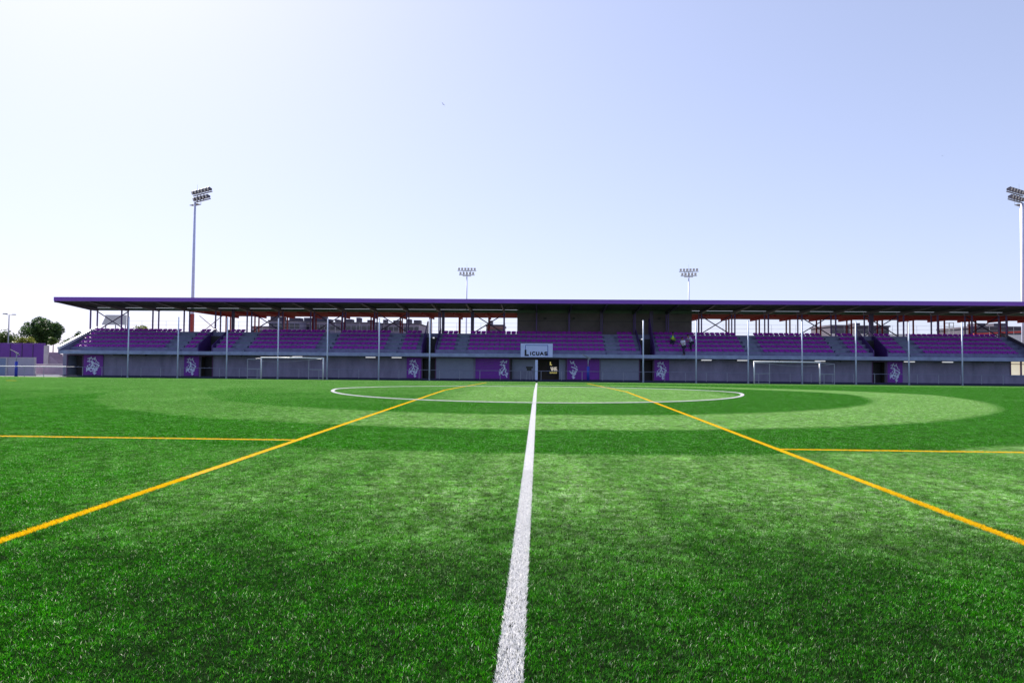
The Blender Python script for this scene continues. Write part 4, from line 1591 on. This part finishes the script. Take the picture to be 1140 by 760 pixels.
STAND_L = dict(pelvis=(0, .04, .94), waist=(0, .0, 1.08), chest=(0, -.08, 1.32), neck=(0, -.12, 1.48), head=(0, -.15, 1.57), crown=(0, -.17, 1.67), nose=(0, -.3, 1.6),
               shl=(.19, -.09, 1.38), ell=(.25, -.14, 1.13), wrl=(.16, -.34, 1.02), shr=(-.19, -.09, 1.38), elr=(-.26, -.12, 1.12), wrr=(-.18, -.32, 1.0),
               hil=(.09, .05, .9), knl=(.10, -.14, .50), anl=(.10, -.06, .09), tol=(.11, -.22, .04), hir=(-.09, .05, .9), knr=(-.10, .06, .48), anr=(-.10, .26, .10), tor=(-.11, .12, .04))
SIT = dict(pelvis=(0, .0, .14), waist=(0, -.02, .28), chest=(0, -.08, .52), neck=(0, -.12, .68), head=(0, -.15, .77), crown=(0, -.18, .87), nose=(0, -.3, .8),
           shl=(.19, -.09, .58), ell=(.25, -.24, .36), wrl=(.14, -.44, .28), shr=(-.19, -.09, .58), elr=(-.26, -.22, .36), wrr=(-.14, -.44, .28),
           hil=(.10, .0, .14), knl=(.13, -.45, .10), anl=(.13, -.50, -.36), tol=(.14, -.64, -.41), hir=(-.10, .0, .14), knr=(-.13, -.45, .10), anr=(-.13, -.50, -.36), tor=(-.14, -.64, -.41))
LEAN = dict(STAND_L)
LEAN.update(waist=(0, -.06, 1.07), chest=(0, -.24, 1.27), neck=(0, -.32, 1.40), head=(0, -.37, 1.48), crown=(0, -.41, 1.57), nose=(0, -.55, 1.48),
            shl=(.19, -.24, 1.34), ell=(.26, -.32, 1.10), wrl=(.2, -.5, .98), shr=(-.19, -.24, 1.34), elr=(-.26, -.32, 1.10), wrr=(-.2, -.48, .95),
            knr=(-.10, -.04, .48), anr=(-.10, .1, .10), tor=(-.11, -.06, .04), knl=(.10, -.1, .5))
y2 = ROW0 + RD * 2 + .2
person((X(749.5, y2), y2, ZT[2] + .10), R(-25), 'person in a bright hi-vis vest sitting in the stand', SIT, M['shirtb'], M['vest'])
y0 = ROW0 - .55
person((X(761, y0), y0, ZS1), R(-62), 'person in white shirt and dark trousers walking along the front walkway', STAND_L, M['shirtw'])
y1 = ROW0 + .42 + RD * .0
person((X(769.5, y1), y1, ZT[0]), R(-70), 'person in pale lavender shirt leaning forward behind the white-shirted person', LEAN, M['shirtl'])

# ------------------------------------------------------------------ birds and small things
def bird(px, py, Y, span, rx, rz, lab):
    p_ = at(px, py, Y)
    t_ = empty('bird', p_, lab, 'bird', 'birds in the sky')
    t_.rotation_euler = (rx, R(35), rz)
    b = MB()
    for k, (y, r) in enumerate(((-.5, .02), (-.42, .09), (-.2, .13), (.1, .11), (.35, .04), (.55, .05))):
        for i in range(8):
            a = 2 * math.pi * i / 8
            b.v.append((r * math.cos(a) * span, y * span * .8, r * math.sin(a) * span * .8))
        if k:
            o_ = (k - 1) * 8
            b.f += [(o_ + i, o_ + (i + 1) % 8, o_ + 8 + (i + 1) % 8, o_ + 8 + i) for i in range(8)]
    for s in (-1, 1):
        o_ = len(b.v)
        b.v += [(s * .08 * span, -.25 * span, .02 * span), (s * .08 * span, .12 * span, .02 * span), (s * .5 * span, .0, .16 * span), (s * .46 * span, -.2 * span, .15 * span), (s * .95 * span, .22 * span, .08 * span),
                (s * .08 * span, -.25 * span, .05 * span), (s * .08 * span, .12 * span, .05 * span), (s * .5 * span, .0, .18 * span), (s * .46 * span, -.2 * span, .17 * span)]
        b.f += [tuple(o_ + q for q in f_) for f_ in ((0, 1, 2, 3), (3, 2, 4), (5, 8, 7, 6), (8, 4, 7), (0, 3, 8, 5), (1, 6, 7, 2), (3, 4, 8), (2, 7, 4))]
    b.build('body', M['bird'], t_, smooth=True)


bird(493.3, 116.3, 62, .30, R(20), R(40), 'small dark bird flying high left of centre in the sky')
bird(1049, 173.5, 80, .2, R(10), R(-30), 'tiny dark bird in the sky at the upper right')
pm = at(484.5, 760.4, 3.1)
md = empty('marker_disc', (pm.x, 3.03, gz(3.1) + .02), 'small yellow marker disc at the bottom edge left of the white line', 'marker')
w = MB()
prof = [(.05, .012), (.045, .018), (.03, .022), (.018, .02)]
for k, (r, z) in enumerate(prof):
    for i in range(16):
        a = 2 * math.pi * i / 16
        w.v.append((r * math.cos(a) * .9, r * math.sin(a) * .9, z))
    if k:
        o_ = (k - 1) * 16
        w.f += [(o_ + i, o_ + (i + 1) % 16, o_ + 16 + (i + 1) % 16, o_ + 16 + i) for i in range(16)]
w.build('disc', M['yellowp'], md)

# ------------------------------------------------------------------ light
SUN_S, SKY_S, EXPO, HAZE_K, HAZE_MIX = 5.0, 0.15, 1.08, 0.262, 0.6
SUN_AZ, SUN_EL = R(-38), R(42)          # azimuth from +Y, negative to the left
sd = Vector((math.sin(SUN_AZ) * math.cos(SUN_EL), math.cos(SUN_AZ) * math.cos(SUN_EL), math.sin(SUN_EL)))
sun_d = bpy.data.lights.new('sun', 'SUN')
sun_d.energy = SUN_S
sun_d.angle = R(0.53)
sun_d.color = (1, 0.94, 0.85)
sun = bpy.data.objects.new('sun', sun_d)
COL.objects.link(sun)
sun.rotation_euler = sd.to_track_quat('Z', 'Y').to_euler()
wd_ = bpy.data.worlds.new('World')
SC.world = wd_
wd_.use_nodes = True
nt = wd_.node_tree
bg = nt.nodes['Background']
sky = nt.nodes.new('ShaderNodeTexSky')
sky.sky_type = 'NISHITA'
sky.sun_disc = False
sky.sun_elevation = SUN_EL
sky.sun_rotation = SUN_AZ
sky.altitude = 600
sky.air_density = 1.0
sky.dust_density = 1.6
sky.ozone_density = 2.0
# thin summer haze: the glare round the sun is evened out and the blue paled to lavender
bw = nt.nodes.new('ShaderNodeRGBToBW')
nt.links.new(sky.outputs[0], bw.inputs[0])


def wm(op, a, b):
    n = nt.nodes.new('ShaderNodeMath')
    n.operation = op
    for i, v in enumerate((a, b)):
        if isinstance(v, (int, float)):
            n.inputs[i].default_value = v
        else:
            nt.links.new(v, n.inputs[i])
    return n.outputs[0]


k_ = wm('DIVIDE', 1.28, wm('ADD', 1.0, wm('MULTIPLY', bw.outputs[0], HAZE_K)))
L_ = wm('MULTIPLY', bw.outputs[0], k_)


def vscale(v, f_):
    n = nt.nodes.new('ShaderNodeVectorMath')
    n.operation = 'SCALE'
    if isinstance(v, tuple):
        n.inputs[0].default_value = v
    else:
        nt.links.new(v, n.inputs[0])
    nt.links.new(f_, n.inputs['Scale'])
    return n.outputs[0]


mx = nt.nodes.new('ShaderNodeMix')
mx.data_type = 'RGBA'
mx.inputs[0].default_value = HAZE_MIX
nt.links.new(vscale(sky.outputs[0], k_), mx.inputs[6])
nt.links.new(vscale((0.84, 0.87, 1.28), L_), mx.inputs[7])
nt.links.new(mx.outputs[2], bg.inputs[0])
bg.inputs[1].default_value = SKY_S

SC.render.engine = 'CYCLES'
SC.view_settings.view_transform = 'Standard'
SC.view_settings.look = 'None'
SC.view_settings.exposure = EXPO
SC.view_settings.gamma = 1
SC.cycles.max_bounces = 6
SC.cycles.transparent_max_bounces = 4
